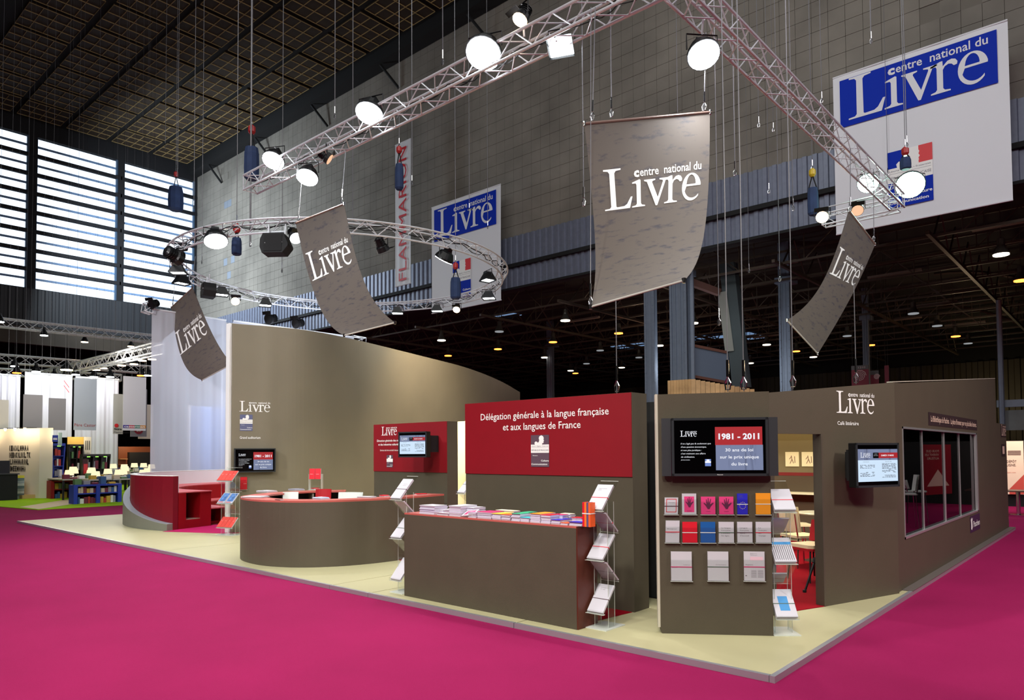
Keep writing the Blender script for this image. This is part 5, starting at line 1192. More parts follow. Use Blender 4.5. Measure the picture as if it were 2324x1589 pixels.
for o in bpy.data.objects:
    L = o.get('label', '')
    if 'thin steel wire number' in L:
        i = ['one','two','three','four','five','six','seven','eight','nine','ten','eleven','twelve','thirteen','fourteen','fifteen','sixteen','seventeen','eighteen','nineteen','twenty','twenty one','twenty two','twenty three','twenty four','twenty five','twenty six','twenty seven','twenty eight','twenty nine','thirty','thirty one','thirty two','thirty three','thirty four'].index(L.split('number ')[1].split(' across')[0])
        o['label'] = ['thick dark cable dropping to the tall chain bag at the long truss end', 'wire dropping before the ceiling panels to the bag at the windows', 'wire hanging before the wall corner left of the ring', 'wire dropping just left of the pair of left floodlights', 'wire crossing the ceiling panels above the left part of the long truss', 'wire meeting the long truss between the left lamps',
            'wire above the vertical red lettered banner', 'wire meeting the long truss left of the biggest floodlight', 'wire at the left top of the middle blue and white banner', 'wire at the right top of the middle blue and white banner', 'wire left of the largest hanging banner', 'vertical wire to the largest banner top bar', 'wire right of the largest banner, ending before the fascia', 'wire with a hook in front of the block wall right of the floodlight',
            'wire crossing the block wall between the right truss and the floodlight', 'wire crossing behind the upper part of the right truss', 'wire passing the middle of the right truss', 'wire meeting the right truss before the big banner', 'wire above the left top corner of the big banner', 'wire down the middle of the big blue and white banner', 'wire at the right top corner of the big banner', 'wire before the large white word of the big banner',
            'wire with turnbuckle meeting the red panel top', 'left one of two wires meeting the media panel top', 'right one of two wires meeting the media panel top', 'wire meeting the café wall above the large screen', 'wire meeting the café wall under the narrow banner', 'wire hanging before the slender right column', 'wire at the top of the block wall right of the corner of trusses', 'wire just right of the largest hanging banner edge', 'leftmost wire before the ceiling panels', 'wire running down beside the corner of the block wall', 'wire ending over the fascia between the large and narrow banners', 'wire before the white lower field of the big banner'][i]
        o['group'] = 'suspension wires'
# wall hung banners
WBAN = M('banner_white', (222, 224, 230), .6); BLU = M('banner_blue', (12, 46, 172), .6, spec=.1)
def wallbanner(lab, y, tl, tr, br, bl, rect=None, fab=WBAN):
    P = Pl((0, y, 0), (1, 0)); A = [P.ab(*q) for q in (bl, br, tr, tl)]; x0 = (A[0][0]+A[3][0])/2; x1 = (A[1][0]+A[2][0])/2; z0 = (A[0][1]+A[1][1])/2; z1 = (A[2][1]+A[3][1])/2
    e = empty('wall_banner', (x0, y, z1), lab, 'banner')
    m = MB(); m.grid(lambda u, v: V3((x0+(x1-x0)*u, y+.02*math.sin(u*17)*math.sin(v*3+1), z0+(z1-z0)*v)), 24, 8); m.build('banner_cloth', fab, e, smooth=True)
    for z in (z0, z1): MB().tube((x0, y, z), (x1, y, z), .035, 6).build('banner_bar', WBAN, e)
    fr = frame((x0, y-.04, z0), (1, 0, 0)); return e, fr, x1-x0, z1-z0
for lab, q in (('big white banner with a blue two-line logo field, upper right', ((1892, 175), (2288, 48), (2298, 457), (1896, 530))), ('smaller white banner with a blue logo field behind the ring truss', ((979, 470), (1135, 421), (1139, 688), (981, 705)))):
    e, fr, w, h = wallbanner(lab, 28.5, *q)
    MB(fr).rect(w*.045, h*.665, w*.945, h*.965, 0).build('blue_field', BLU, e)
    t = MB(fr); livre(t, w*.10, h*.70, w*.80, z=.012); t.build('logo', WBAN, e)
    emblem(frame(fr(w*.33, h*.09, .002), (1, 0, 0)), e, w*.26, h*.34, BLU, z=.0, blue=BLU, redc=M('flag_red', (214, 34, 44), .5))
e, fr, w, h = wallbanner('tall narrow white banner with red vertical lettering', 28.5, (896, 327), (931, 319), (934, 643), (898, 650))
t = MB(lambda a, b, c: fr(w-.0-b, a, c)); t.text('FLAMMARION', h*.03, w*.24, w*.52, h*.93, z=.02, bold=.0); t.build('lettering', M('letter_red', (206, 30, 44), .5), e)

# ================================================================== left background stands
LIME = M('lime_carpet', (150, 196, 30), .9, spec=.1); TAN = M('tan_floor', (196, 176, 140), .6)
a = [Zp(x, y, .0) for x, y in ((-60, 1143), (0, 1151), (85, 1158), (290, 1146.5))]
tag(MB().prism([(p.x, p.y) for p in a]+[(-52, 22), (-52, 8)], .002, .02).build('lime_carpet', LIME), 'lime green carpet under the distant book stands at the left', 'carpet')
a = [Zp(x, y, .02) for x, y in ((45, 1151), (88, 1156), (215, 1137), (150, 1134.5))]
tag(MB().prism([(p.x, p.y) for p in a], .022, .026).build('tan_strip', TAN), 'tan walkway strip across the lime green carpet', 'carpet')
# white booth
c = Zp(88, 1131, .02); c0 = Zp(0, 1128, .02); c1 = Zp(118, 1131, .02)
def q2(px, z, base): return V3((base.x, base.y, z))
u = V3((c0.x-c.x, c0.y-c.y, 0)).normalized(); far = c+u*7
b = empty('white_booth', c, 'white distant booth wall lit by a row of warm spots, far left', 'booth')
v = V3((c1.x-c.x, c1.y-c.y, 0)); H = 2.76
m = MB(); P4 = [far, c, c+v, far+v]; m.prism([(p.x, p.y) for p in P4], .02, H); m.build('booth_wall', M('booth_white', (232, 226, 212), .6), b)
PB1 = Pl(c, -u); fr1 = PB1.fr
t = MB(fr1); rnd = random.Random(11)
a0, b0, a1, b1 = PB1.rect(22, 1010, 65, 1072)
for r_ in range(4):
    x = a0; y = b1-(b1-b0)*(r_+.85)/4
    while x < (a1 if r_ < 3 else a1-.25): w = rnd.uniform(.06, .16); t.text(rnd.choice('HLMERTNIKA'), x, y, (b1-b0)*.19, w*.8, z=.012, bold=.05); x += w
t.build('lettering', M('black_print', (24, 22, 22), .6), b)
for k in range(9):
    p = fr1(-.2-.62*k, H-.02, .45); 
    e = MB().lathe([(.03, .10), (.05, .0), (.045, 0)], p, 8, (0, 0, -1)).build('spot_head', WARM, b); MB().tube(fr1(-.2-.62*k, H, 0), p+V3((0, 0, .02)), .012, 4).build('spot_arm', LAMPB, b)
    if k in (0, 1, 2, 4, 6): plight('booth_spot', tuple(p+V3((0, 0, -.15))), 14, (1, .8, .5), .05)
p = c1+V3((.35, -.2, H-.1)); plight('booth_spot', (p.x, p.y, H-.2), 14, (1, .82, .5), .05)
m = MB(fr1); m.box(-6, 0, .012, -.2, .14, .5); m.build('plinth', M('tan_plinth', (206, 172, 116), .6), b)
# dark desk and boxes
c = Zp(18, 1135, .02); e = empty('black_desk', c, 'black desk cut by the left edge before the white booth', 'desk'); MB().box(c.x-.9, c.y-1.6, .02, c.x+.2, c.y+.25, .98).build('desk_body', BLK, e); MB().box(c.x-.95, c.y-1.65, .98, c.x+.25, c.y+.3, 1.02).build('desk_top', DARK, e)
p = c+V3((-.2, -.1, 0)); tag(MB().box(p.x-.1, p.y-.3, 1.02, p.x-.04, p.y+.2, 1.5).build('desk_monitor', BLACK), 'black monitor on the desk at the left edge', 'monitor'); tag(MB().lathe([(.22, 0), (.2, .08), (.05, .14)], (c.x, c.y-.6, 1.02), 8).build('teal_cloth', M('teal_cloth', (30, 120, 116), .8)), 'teal cloth heap on the black desk', 'cloth')
c = Zp(41, 1132, .02)
for k in range(9): tag(MB().box(c.x-.25, c.y-.18, .02+.1*k, c.x+.15, c.y+.16, .115+.1*k).build('flat_box', M('box_%d' % (k % 3), ((150, 160, 164), (96, 116, 120), (190, 196, 196))[k % 3], .6) if k < 8 else M('box_yellow', (200, 190, 50), .6)), ('grey flat box in the pile beside the black desk, number %s from the floor' % ['one', 'two', 'three', 'four', 'five', 'six', 'seven', 'eight'][k]) if k < 8 else 'yellow topmost box of the pile beside the black desk', 'box', 'pile of flat boxes')
# bookcases
ORD = ['first', 'second', 'third', 'fourth', 'fifth', 'sixth', 'seventh', 'eighth', 'ninth', 'tenth', 'eleventh', 'twelfth', 'thirteenth', 'fourteenth', 'fifteenth', 'sixteenth', 'seventeenth', 'eighteenth', 'nineteenth', 'twentieth']+['%d.' % i for i in range(21, 90)]
CN = ['red', 'cream', 'blue', 'ochre', 'green', 'grey', 'dark red', 'white']
def bookcase(px0, px1, pyt, pyb, X, col, lab, rows, cols=1, flare=.12, sign=None, short='', cnt=0):
    a, b_ = Xp(px0, pyb, X), Xp(px1, pyt, X); y0, y1, z1 = a.y, b_.y, b_.z; z0 = .03; w = y1-y0
    e = empty('bookcase', (X, y0, z0), lab, 'bookcase'); fr = frame((X, y0, z0), (0, 1, 0)); h = z1-z0
    MB(fr).box(0, 0, -.32, w, h, -.28).build('back_board', BLK if col is BLK else col, e)
    for x in [w*i/cols for i in range(cols+1)]:
        m = MB(fr); m.add([tuple((x+s+(flare*((zz/h-.5)**2)*2 if x > 0 else -flare*((zz/h-.5)**2)*2), zz, c_)) for zz in (0, h*.5, h) for s, c_ in ((-.02, -.3), (.02, -.3), (.02, 0), (-.02, 0))], [(4*k+i, 4*k+(i+1) % 4, 4*k+4+(i+1) % 4, 4*k+4+i) for k in range(2) for i in range(4)]); m.build('side_panel', col, e)
    MB(fr).box(-flare*.5, h, -.32, w+flare*.5, h+.10, .05).build('canopy', col, e); m = MB(fr)
    for k in range(cols): m.rect(w*(k+.3)/cols, h-.03, w*(k+.7)/cols, h+.01, .051)
    m.build('canopy_lamp', M('green_glow', (150, 220, 90), emit=1.5), e)
    rnd = random.Random(int(px0)); BK = [M('book_%d' % i, c_, .6) for i, c_ in enumerate([(190, 60, 50), (220, 200, 170), (60, 100, 150), (210, 170, 60), (90, 130, 80), (150, 150, 160), (120, 40, 60), (235, 232, 226)])]
    for r_ in range(rows):
        zz = h*r_/rows; MB(fr).box(0, zz-.012, -.3, w, zz+.012, 0).build('shelf', col, e)
        for c_ in range(cols):
            x = w*c_/cols+.05
            while x < w*(c_+1)/cols-.10:
                bw_ = rnd.uniform(.05, .12); bh_ = rnd.uniform(.5, .75)*h/rows
                kk = rnd.randrange(8); cnt = cnt+1 if c_ or x > .06 else 0; bk = MB(fr).box(x, zz+.013, -.22, x+bw_, zz+bh_, -.04).build('book', BK[kk]); tag(bk, '%s book, %s from the left on shelf %s of the %s' % (CN[kk], ORD[cnt], 'one two three four five six'.split()[r_], short), 'book', 'books in the '+short); x += bw_+.012
    if sign: sign(fr, e, w, h)
    return e, fr, w, h
BCB = M('case_blue', (34, 60, 170), .5)
bookcase(121, 144, 1012, 1100, -32.6, BCB, 'tall blue bookcase beside the white booth', 5, short='tall blue bookcase')
bookcase(160, 186, 1014, 1080, -34.2, M('case_dark', (30, 24, 22), .5), 'tall dark bookcase with a lit top behind the book tables', 4, 2, short='tall dark bookcase')
bookcase(190, 247, 1036, 1078, -33, M('case_dark'), 'low dark bookcase with three green lamps', 3, 3, short='low dark bookcase')
def pxpanel(name, x0, y0, x1, y1, X, mat, lab, cat, th=.04):
    a, b_ = Xp(x0, y1, X), Xp(x1, y0, X); o = tag(MB().box(X-th, a.y, a.z, X, b_.y, b_.z).build(name, mat), lab, cat); return o, frame((X, a.y, a.z), (0, 1, 0)), b_.y-a.y, b_.z-a.z
o, fr, w, h = pxpanel('yellow_sign_wall', 152, 992, 190, 1075, -34.6, M('yellow_wall', (226, 186, 96), .6), 'yellow lit sign wall behind the dark bookcase', 'wall')
p = fr(w*.5, h+.1, .5); plight('sign_light', tuple(p), 12, (1, .8, .4), .05)
o, fr, w, h = pxpanel('white_sign_wall', 190, 992, 207, 1034, -34.5, M('booth_white'), 'white poster panel with small dark spines beside the yellow sign wall', 'panel')
m = MB(fr); [m.rect(w*(.2+.25*k), h*.3, w*(.3+.25*k), h*.8, .01) for k in range(3)]; m.text('a l’affiche', w*.15, h*.1, h*.06, w*.7, z=.01); m.build('print', M('black_print'), o)
o, fr, w, h = pxpanel('blue_sign', 119, 988, 132, 1003, -31.2, BCB, 'small blue sign above the tall blue bookcase', 'sign')
m = MB(fr); m.rect(w*.1, h*.3, w*.85, h*.6, .01); m.build('white_mark', WHITE, o)
o, fr, w, h = pxpanel('grey_sign_wall', 132, 982, 141, 1012, -31.6, M('pale_teal', (150, 176, 176), .6), 'pale teal panel above the tall blue bookcase', 'panel')
# red kiosk item
o, fr, w, h = pxpanel('red_kiosk', 187, 1042, 200, 1116, -32.6, M('kiosk_dark', (60, 10, 14), .5), 'dark red kiosk panel between the two dark bookcases', 'kiosk'); MB(fr).rect(w*.15, h*.55, w*.9, h*.85, .01).build('red_square', RDC, o)
# lit wood booth behind
o, fr, w, h = pxpanel('brown_booth', 268, 1014, 352, 1078, -44, M('warm_booth', (120, 62, 24), .6), 'warm brown booth far behind the table lamps', 'booth')
m = MB(fr); m.box(w*.24, 0, 0, w*.8, h*.8, .3); m.build('dark_doorway', BLK, o)
for k in range(3): m = MB(fr); m.box(0, h*(.15+.2*k), 0, w*.2, h*(.17+.2*k), .3); m.build('shelf', M('shelf_tan', (190, 150, 100), .6), o)
plight('brown_booth_light', tuple(fr(w*.2, h+.2, 1.0)), 50, (1, .7, .4), .1)
# book tables with lamps
def book_table(px0, px1, pyt, pyb, col, lab, d=1.1, short='', under=True):
    a, b_ = Zp(px0, pyb, .02), Zp(px1, pyb, .02); X = (a.x+b_.x)/2; a = Xp(px0, pyb, X); b_ = Xp(px1, pyb, X); zt = Xp(px0, pyt, X).z
    e = empty('book_table', (X, a.y, .02), lab, 'table'); y0, y1 = a.y, b_.y
    MB().box(X-d, y0, zt-.06, X, y1, zt).build('table_top', col, e)
    n = 2 if y1-y0 < 1.2 else 3
    for k in range(n):
        y = y0+(y1-y0-.12)*k/(n-1); MB().box(X-d, y, .02, X, y+.12, zt-.06).build('table_leg', col, e)
    MB().box(X-d, y0+.1, .34, X-.04, y1-.1, .38).build('shelf', col, e)
    MB().box(X-d, y0+.05, .05, X-d+.04, y1-.05, zt-.07).build('back_board', BLK, e)
    rnd = random.Random(int(px0)); BK = [MATS['book_%d' % i] for i in range(8)]
    for z, hmax in ((.38, .24), (.02, .26)) if under else ():
        y = y0+.16; n_ = 0
        while y < y1-.2:
            w_ = rnd.uniform(.05, .13); kk = rnd.randrange(8); tag(MB().box(X-.35, y, z+.001, X-.08, y+w_, z+rnd.uniform(.15, hmax)).build('book', BK[kk]), '%s book, %s from the left, %s the %s' % (CN[kk], ORD[n_], 'on the shelf under' if z > .1 else 'on the floor under', short), 'book', 'books under the '+short); y += w_+.01; n_ += 1
    y = y0+.05; n_ = 0
    while y < y1-.27:
        for x, rw in ((X-.28, 'front'), (X-.62, 'middle'), (X-.98, 'back')):
            if x < X-d+.02: continue
            w_ = rnd.uniform(.16, .24); kk = rnd.randrange(8); tag(MB().box(x, y, zt+.001, x+.22, y+w_, zt+rnd.uniform(.04, .26)).build('book_pile', BK[kk]), '%s book pile, %s in the %s row on the %s' % (CN[kk], ORD[n_], rw, short), 'books', 'piles on the '+short)
        y += .27; n_ += 1
    return e
RL = M('table_red', (150, 16, 24), .5)
book_table(115, 166, 1092, 1131, RL, 'red legged book table beside the white booth', .6, 'red table')
book_table(167, 276, 1101, 1142, BCB, 'blue legged book table nearest the grey ramp', .5, 'blue table')
book_table(140, 275, 1084, 1118, M('table_grey2', (120, 120, 112), .6), 'long middle book table with lamps', 1.3, 'long middle table', False)
book_table(232, 352, 1071, 1100, M('table_pale', (190, 184, 170), .6), 'far pale book table with many white lamps', 1.5, 'far pale table', False)
LP = []
SHADE = M('lamp_shade', (255, 236, 190), emit=1.15)
for i, (px, py, D, lab) in enumerate([(157, 1073, 27, 'leftmost table lamp pair, back one'), (168, 1069, 28, 'table lamp behind the leftmost one'), (166, 1065, 29.5, 'third lamp of the left cluster'), (208, 1067, 29, 'lamp of the middle cluster, back one'), (206, 1073, 27.5, 'lamp of the middle cluster, left one'), (217, 1076, 26.5, 'lamp of the middle cluster, front one'), (245, 1070, 28, 'lone table lamp right of the middle cluster'), (257, 1058, 33, 'small far table lamp before the white drape'), (270, 1072, 27, 'table lamp near the red seating, left'), (279, 1071, 27.5, 'table lamp near the red seating, right'), (282, 1059, 33, 'small far lamp left of the dark doorway'), (305, 1056, 34, 'small far lamp before the dark doorway, left'), (326, 1056, 34, 'small far lamp before the dark doorway, right'), (344, 1059, 33, 'small far lamp beside the sheer curtain'), (284, 1064, 30, 'table lamp above the red seating back'), (335, 1068, 30, 'wide shade right above the red seating'), (325, 1072, 29, 'lower wide shade above the red seating')]):
    p = Dp(px, py, D); s = .16; LP.append((p.x, p.y)); e = empty('table_lamp', (p.x, p.y, .80), 'glowing cream shaded '+lab, 'lamp', 'table lamps of the book stand')
    MB().lathe([(s, -.10), (s*.8, .10), (s*.78, .10)], p, 14).build('lamp_shade', SHADE, e); MB().tube(p+V3((0, 0, -.1)), (p.x, p.y, .81), .012, 6).build('lamp_stem', CHROME, e); MB().lathe([(.07, 0), (.06, .02), (.01, .03)], (p.x, p.y, .80), 10).build('lamp_base', CHROME, e)
for ids, lab in (((0, 1, 2), 'display table carrying the left cluster of lamps'), ((3, 4, 5), 'display table carrying the middle cluster of lamps'), ((6, 8, 9), 'display table carrying the lamps next to the red seating'), ((7, 10), 'far display table with two small lamps'), ((11, 12, 13), 'farthest display table before the dark doorway'), ((14, 15, 16), 'display table behind the red seating back')):
    xs = [LP[k][0] for k in ids]; ys_ = [LP[k][1] for k in ids]; x0, x1, y0, y1 = min(xs)-.3, max(xs)+.3, min(ys_)-.3, max(ys_)+.3
    e = empty('display_table', (x0, y0, .02), lab, 'table'); MB().box(x0, y0, .75, x1, y1, .798).build('table_top', MATS['table_pale'], e)
    for x in (x0, x1-.06):
        for y in (y0, y1-.06): MB().box(x, y, .02, x+.06, y+.06, .75).build('table_leg', BLACK, e)
    rnd = random.Random(ids[0]); n_ = 0; y = y0+.04
    while y < y1-.2:
        kk = rnd.randrange(8); tag(MB().box(x1-.24, y, .799, x1-.03, y+.2, .799+rnd.uniform(.05, .2)).build('book_pile', MATS['book_%d' % kk]), '%s book pile, %s on the %s' % (CN[kk], ORD[n_], lab), 'books', 'piles on the lamp tables'); y += .26; n_ += 1
# drapes and hanging grey banners
DRW = M('drape_white', (214, 214, 224), .7)
for i, (x0, y0, x1, y1, lab) in enumerate([(-20, 853, 47, 985, 'leftmost tall white drape'), (54, 853, 165, 992, 'wide white drape with faint reversed red mark'), (168, 862, 270, 1075, 'white drape behind the blue grey banner')]):
    X = -41+i*.1; a, b_ = Xp(x0, y1, X), Xp(x1, y0, X); e = empty('white_drape', (X, a.y, a.z), lab, 'drape')
    MB().grid(lambda u, v: V3((X+.015*math.sin(u*60)+.03*math.sin(u*23), a.y+(b_.y-a.y)*u, a.z+(b_.z-a.z)*v)), 90, 2).build('drape_cloth', DRW, e, smooth=True); MB().tube((X, a.y, b_.z), (X, b_.y, b_.z), .05, 6).build('drape_bar', STEEL, e)
    for y in (a.y+.2, b_.y-.2): MB().tube((X, y, b_.z), (X, y, 28.6), .004, 4).build('suspension', CABLE, e)
    l = area_light('drape_light', (X+1.6, (a.y+b_.y)/2, b_.z+.3), (X, (a.y+b_.y)/2, b_.z-2.5), .6, 40, (.92, .95, 1))
    if i == 1:
        m = MB(frame((X+.2, a.y, a.z), (0, 1, 0))); W2 = b_.y-a.y; 
        for k in range(2): m.flat([(W2*.78, 2.9-.25*k), (W2*.90, 2.55-.25*k), (W2*.90, 2.5-.25*k), (W2*.78, 2.85-.25*k)]); 
        m.build('red_mark', M('flag_red'), e)
GB = [(-10, 908, 20, 972, (196, 196, 190), 'pale short banner at the left picture edge'), (52, 897, 97, 972, (138, 138, 144), 'grey hanging banner left of the pair before the wide drape'), (110, 905, 150, 976, (128, 128, 134), 'grey hanging banner right of the pair before the wide drape'), (167, 861, 220, 976, (158, 168, 182), 'blue grey hanging banner with red lettering at its foot'),
      (257, 895, 280, 985, (184, 184, 180), 'grey banner with a red dot and two dark words'), (296, 884, 334, 991, (130, 130, 138), 'grey banner with a dark red roundel'), (314, 919, 348, 996, (226, 216, 200), 'cream banner behind the roundel banner'), (279, 857, 332, 977, (216, 216, 222), 'white hanging banner with a rainbow word strip')]
for i, (x0, y0, x1, y1, c_, lab) in enumerate(GB):
    o, fr, w, h = pxpanel('hanging_banner', x0, y0, x1, y1, -36+(.25*i if i != 6 else .8), M('hp_%d' % i, c_, .7), lab, 'banner')
    for a_ in (.06, .94): q = fr(w*a_, h, -.02); MB().tube(q, (q.x, q.y, 28.6), .004, 4).build('suspension', CABLE, o)
    if i == 3: t = MB(fr); t.text('Père Castor', w*.03, h*.07, h*.06, w*.94, z=.01); t.build('lettering', M('letter_red_brown', (150, 56, 60), .6), o)
    if i == 4:
        t = MB(fr); t.text('Skira', w*.06, h*.10, h*.05, w*.8, z=.01, bold=.03); t.text('Flammarion', w*.06, h*.02, h*.045, w*1.6, z=.01); t.build('lettering', M('black_print'), o)
        MB(fr).lathe([(w*.22, .01), (w*.2, .02)], (w*.32, h*.21, 0), 16).build('red_dot', M('flag_red'), o)
    if i == 5:
        MB(fr).lathe([(w*.28, .01), (w*.27, .02)], (w*.5, h*.14, 0), 20).build('roundel', M('roundel_red', (140, 30, 50), .6), o); t = MB(fr); t.text('LU', w*.5, h*.11, h*.07, w*.28, 'C', z=.03, bold=.03); t.build('lettering', WHITE, o)
    if i == 7:
        for k, cc in enumerate([(70, 60, 150), (200, 60, 80), (60, 130, 110), (220, 150, 60)]): MB(fr).rect(w*k/4, h*.045, w*(k+1)/4, h*.10, .008).build('colour_block', M('cb_%d' % k, cc, .6), o)
        t = MB(fr); t.text('casterman', w*.04, h*.058, h*.035, w*.92, z=.014, bold=.02); t.build('lettering', WHITE, o)
# left background trusses with lamps
a, b_ = Zp(-40, 728, 9.6), Zp(350, 770, 9.6); LT = truss('booth_truss', 'uppermost white lattice truss over the left stands', a, b_, .5, .55, .05, .022, stuff=True)
a, b_ = Zp(-40, 811, 7.6), Zp(350, 841, 7.6); truss('booth_truss', 'middle lattice truss over the left stands', a, b_, .5, .6, .05, .022, stuff=True)
a, b_ = Zp(108, 850, 6.6), Zp(360, 790, 6.6); truss('booth_truss', 'lattice truss crossing diagonally over the left stands', a, b_, .45, .5, .05, .022, stuff=True)
a, b_ = Zp(-40, 843, 6.6), Zp(275, 858, 6.6); truss('booth_truss', 'lowest lattice truss along the drape tops', a, b_, .4, .5, .05, .022, stuff=True)
for i, (px, py, z, k) in enumerate([(0, 730, 9.3, 'w'), (100, 761, 9.0, 'w'), (192, 776, 9.0, 'y'), (297, 786, 9.0, 'y'), (33, 831, 6.9, 'w'), (38, 846, 6.3, 'o'), (82, 843, 6.3, 'w'), (123, 857, 6.0, 'w'), (151, 839, 6.2, 'Y'), (151, 852, 6.0, 'y'), (172, 850, 6.2, 'w'), (213, 855, 6.2, 'w'), (250, 855, 6.2, 'w'), (320, 852, 6.2, 'o'), (336, 852, 6.2, 'w'), (218, 839, 6.4, 'y'), (234, 835, 6.4, 'y'), (276, 829, 6.5, 'y'), (304, 826, 6.6, 'y'), (323, 818, 6.7, 'y'), (345, 815, 6.7, 'y')]):
    p = Zp(px, py, z); e = empty('booth_lamp', p, 'small %s stand lamp on the left trusses, %s' % ({'w': 'white', 'o': 'orange', 'y': 'yellow', 'Y': 'bright flaring yellow'}[k], ['at the left picture edge, topmost', 'under the uppermost truss, white disc', 'under the uppermost truss middle', 'under the uppermost truss right', 'under the middle truss left', 'left, over the black gap of the drapes', 'over the wide drape left part', 'over the wide drape, at the truss corner', 'above the wide drape', 'just under the flaring lamp', 'over the gap between the drapes', 'over the blue grey banner', 'over the right drape end', 'left of the sheer curtain, lower', 'next to the sheer curtain, lower', 'first of the climbing row', 'second of the climbing row', 'third of the climbing row', 'fourth of the climbing row', 'fifth of the climbing row', 'last of the climbing row'][i]), 'lamp', 'stand lamps')
    r = .22 if k != 'Y' else .3
    MB().lathe([(r, 0), (r*.8, .15), (.08, .35), (.05, .5)], p, 10).build('housing', LAMPB, e); MB().tube(p+V3((0, 0, .5)), (p.x, p.y, 28.6), .004, 4).build('suspension', LAMPB, e); MB().lathe([(r*.93, -.04), (r*.93, .0)], p, 10).build('lens', {'w': SOFT, 'o': GLO['o'], 'y': WARM, 'Y': M('hot_yellow', (255, 225, 150), emit=40)}[k], e)
for i, (x, y, z, pw) in enumerate([(-33, 9.5, 5.5, 260), (-37, 13, 6, 300)]): plight('stand_light', (x, y, z), pw, (1, .93, .8), .5)
# moving lamp and truss stub at the sheer curtain top left, stub at the right end
a, b_ = Xp(326, 697, XS), Xp(345, 703, XS); truss('curtain_truss', 'short truss stub left of the tall sheer curtain', a, V3((XS, b_.y, b_.z)), .28, .3, .02, .01)
a, b_ = Xp(798, 770, XS+.1), Xp(826, 775, XS+.1); truss('curtain_truss', 'short truss stub right of the sheer curtain above the curved wall', a, V3((a.x, b_.y, b_.z)), .26, .3, .02, .01)
p = Xp(518, 735, XS-.4); truss('curtain_mast', 'vertical truss mast in the gap between the two sheer curtains', (p.x, p.y, .0), (p.x, p.y, p.z), .28, .35, .025, .012, up=V3((1, 0, 0)))
p = Xp(342, 692, XS+.2); flood(p, (-20, 2, 3), 'black moving head lamp on top of the sheer curtain truss', .14, LAMPB, 0, kind='spot', hang=.2)
p = Xp(670, 735, XS+.2); flood(p, (-20, 2, 3), 'black floodlight above the curved wall, before the fascia', .18, LAMPB, 0, kind='spot', hang=.2)
p = Xp(608, 725, XS+.2); flood(p, (-20, 2, 3), 'black moving head above the left part of the curved wall', .18, LAMPB, 0, kind='spot', hang=.2)
front_spot('scrim_light_1', (-19.5, 14.5, 4.2), (XS, 12.8, 4.5), 1500, (.82, .9, 1), .3, 130); front_spot('scrim_light_2', (-20, 18, 4.2), (XS, 18, 7), 700, (.85, .92, 1), .3, 120)  # unseen spots added behind the curved wall to brighten the sheer curtains
front_spot('wall_wash', (-12.8, 13.2, 6.6), (-15.6, 14.2, 2.4), 1000, (1, .78, .48), .2, 100)

# ================================================================== right edge: poster stand with table
YP = 25.5; a, b_ = Yp(2291, 1122, YP), Yp(2322, 1001, YP)
o = tag(MB().box(a.x-.1, YP, a.z, b_.x, YP+.06, b_.z).build('poster_panel', M('poster_cream', (230, 206, 186), .6)), 'cream poster panel with dark lettering at the right picture edge', 'poster')
P = Pl((0, YP-.01, 0), (1, 0)); t = MB(P.fr); P.text(t, 'DÉPÔT', 2285, 2307, 1050, 5.5, bold=.01); P.text(t, 'LIGNE.', 2284, 2306, 1058, 5.5, bold=.01)
for k in range(5): r = P.rect(2287, 1023+2.2*k, 2317, 1024+2.2*k); t.rect(*r)
t.build('lettering', M('poster_ink', (110, 84, 78), .7), o); t = MB(P.fr); P.text(t, 'enviedepot.com', 2270, 2305, 1073, 2.5); q = [P.ab(*p) for p in ((2291, 1110), (2324, 1077), (2324, 1122), (2291, 1122))]; t.flat(q); t.build('red_print', M('poster_red', (190, 70, 60), .6), o)
tag(MB().box(-8, YP+.2, 0, 4, YP+.3, 1.95).build('black_partition', BLK), 'black partition behind the cream poster at the right edge', 'wall')
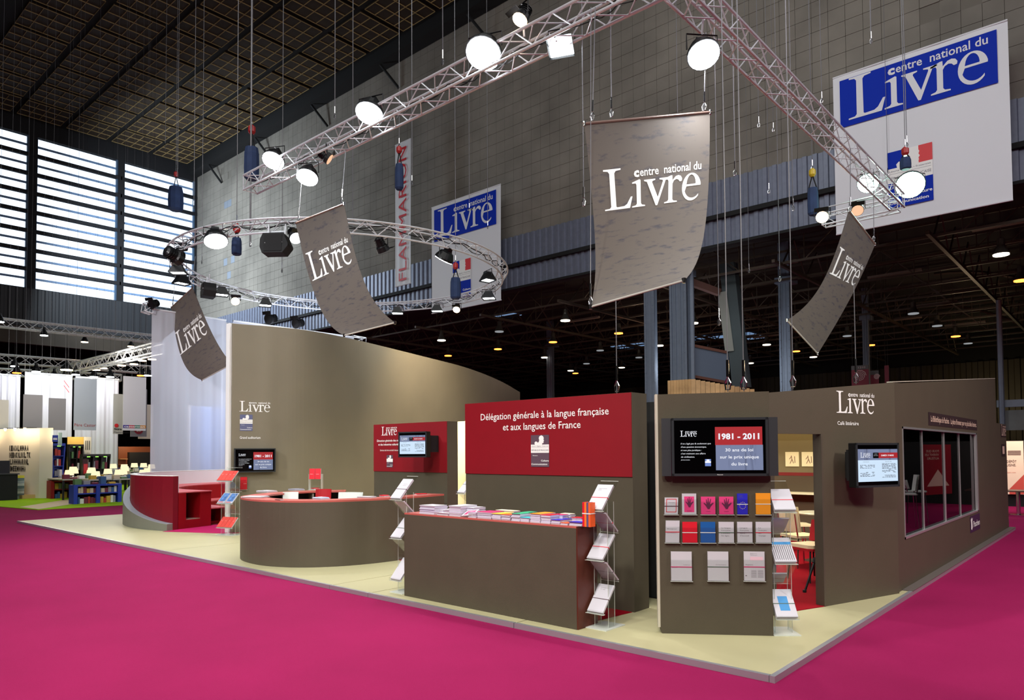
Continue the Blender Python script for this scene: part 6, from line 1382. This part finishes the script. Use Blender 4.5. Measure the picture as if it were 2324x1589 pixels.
q = Zp(2312, 1169, 0); tb = empty('side_table', q, 'dark topped table with one steel leg at the right picture edge', 'table'); z = V3((q.x, q.y, 0)); h = Dp(2312, 1113, z.dot(FW) - CAM.dot(FW) if False else (z-CAM).dot(FW)).z
MB().box(q.x-.5, q.y-.4, h-.03, q.x+1.6, q.y+.4, h).build('table_top', M('table_dark', (70, 48, 44), .3), tb); MB().tube((q.x, q.y, 0), (q.x, q.y, h-.03), .05, 12).build('table_leg', CHROME, tb); MB().tube((q.x+1.2, q.y, 0), (q.x+1.2, q.y, h-.03), .05, 12).build('table_leg', CHROME, tb); MB().lathe([(.2, 0), (.2, .015)], q, 16).build('foot_plate', CHROME, tb)
area_light('poster_light', (b_.x, YP-1.6, 3.4), (b_.x, YP, 1.2), .6, 90, (1, .8, .62))
# things across the aisle that the café window mirrors
def mir(px, py, D): p = Dp(px, py, D); return V3((2*XC-p.x, p.y, p.z))
A_ = mir(2103, 1060, 21); B_ = mir(2166, 1060, 21.8); d = V3((B_.x-A_.x, B_.y-A_.y, 0)); w = d.length; PP = Pl((B_.x, B_.y, 0), (-d.x, -d.y))
o = tag(MB(PP.fr).box(0, .35, -.05, w, 1.85, 0).build('red_poster_stand', M('poster_dark_red', (150, 24, 46), .6)), 'dark red poster stand across the aisle, mirrored in the café window', 'poster')
t = MB(PP.fr); [t.text(s, w*.45, 1.62-.11*k, .07, w_, z=.004, bold=.01) for k, (s, w_) in enumerate((('POUR QUE', w*.45), ('VIVENT LES', w*.5), ('AUTEURS', w*.42)))]; t.flat([(w*.1, .6), (w*.5, 1.1), (w*.9, .6)], .004); t.build('lettering', M('poster_pale', (226, 190, 186), .6), o)
tag(MB().box(4.5, 12, 0, 4.6, 40, 2.6).build('aisle_partition', BLK), 'black partition across the aisle, mirrored in the café window', 'wall')
p = mir(2065, 1150, 15.5); chair((p.x, p.y, 0), 1.2, 'white bar chair across the aisle, mirrored in the café window', WCH, .75, 1.15); p = mir(2086, 1150, 16.5); chair((p.x, p.y, 0), -2, 'second white bar chair across the aisle', WCH, .75, 1.0)
# sockets etc: nothing further
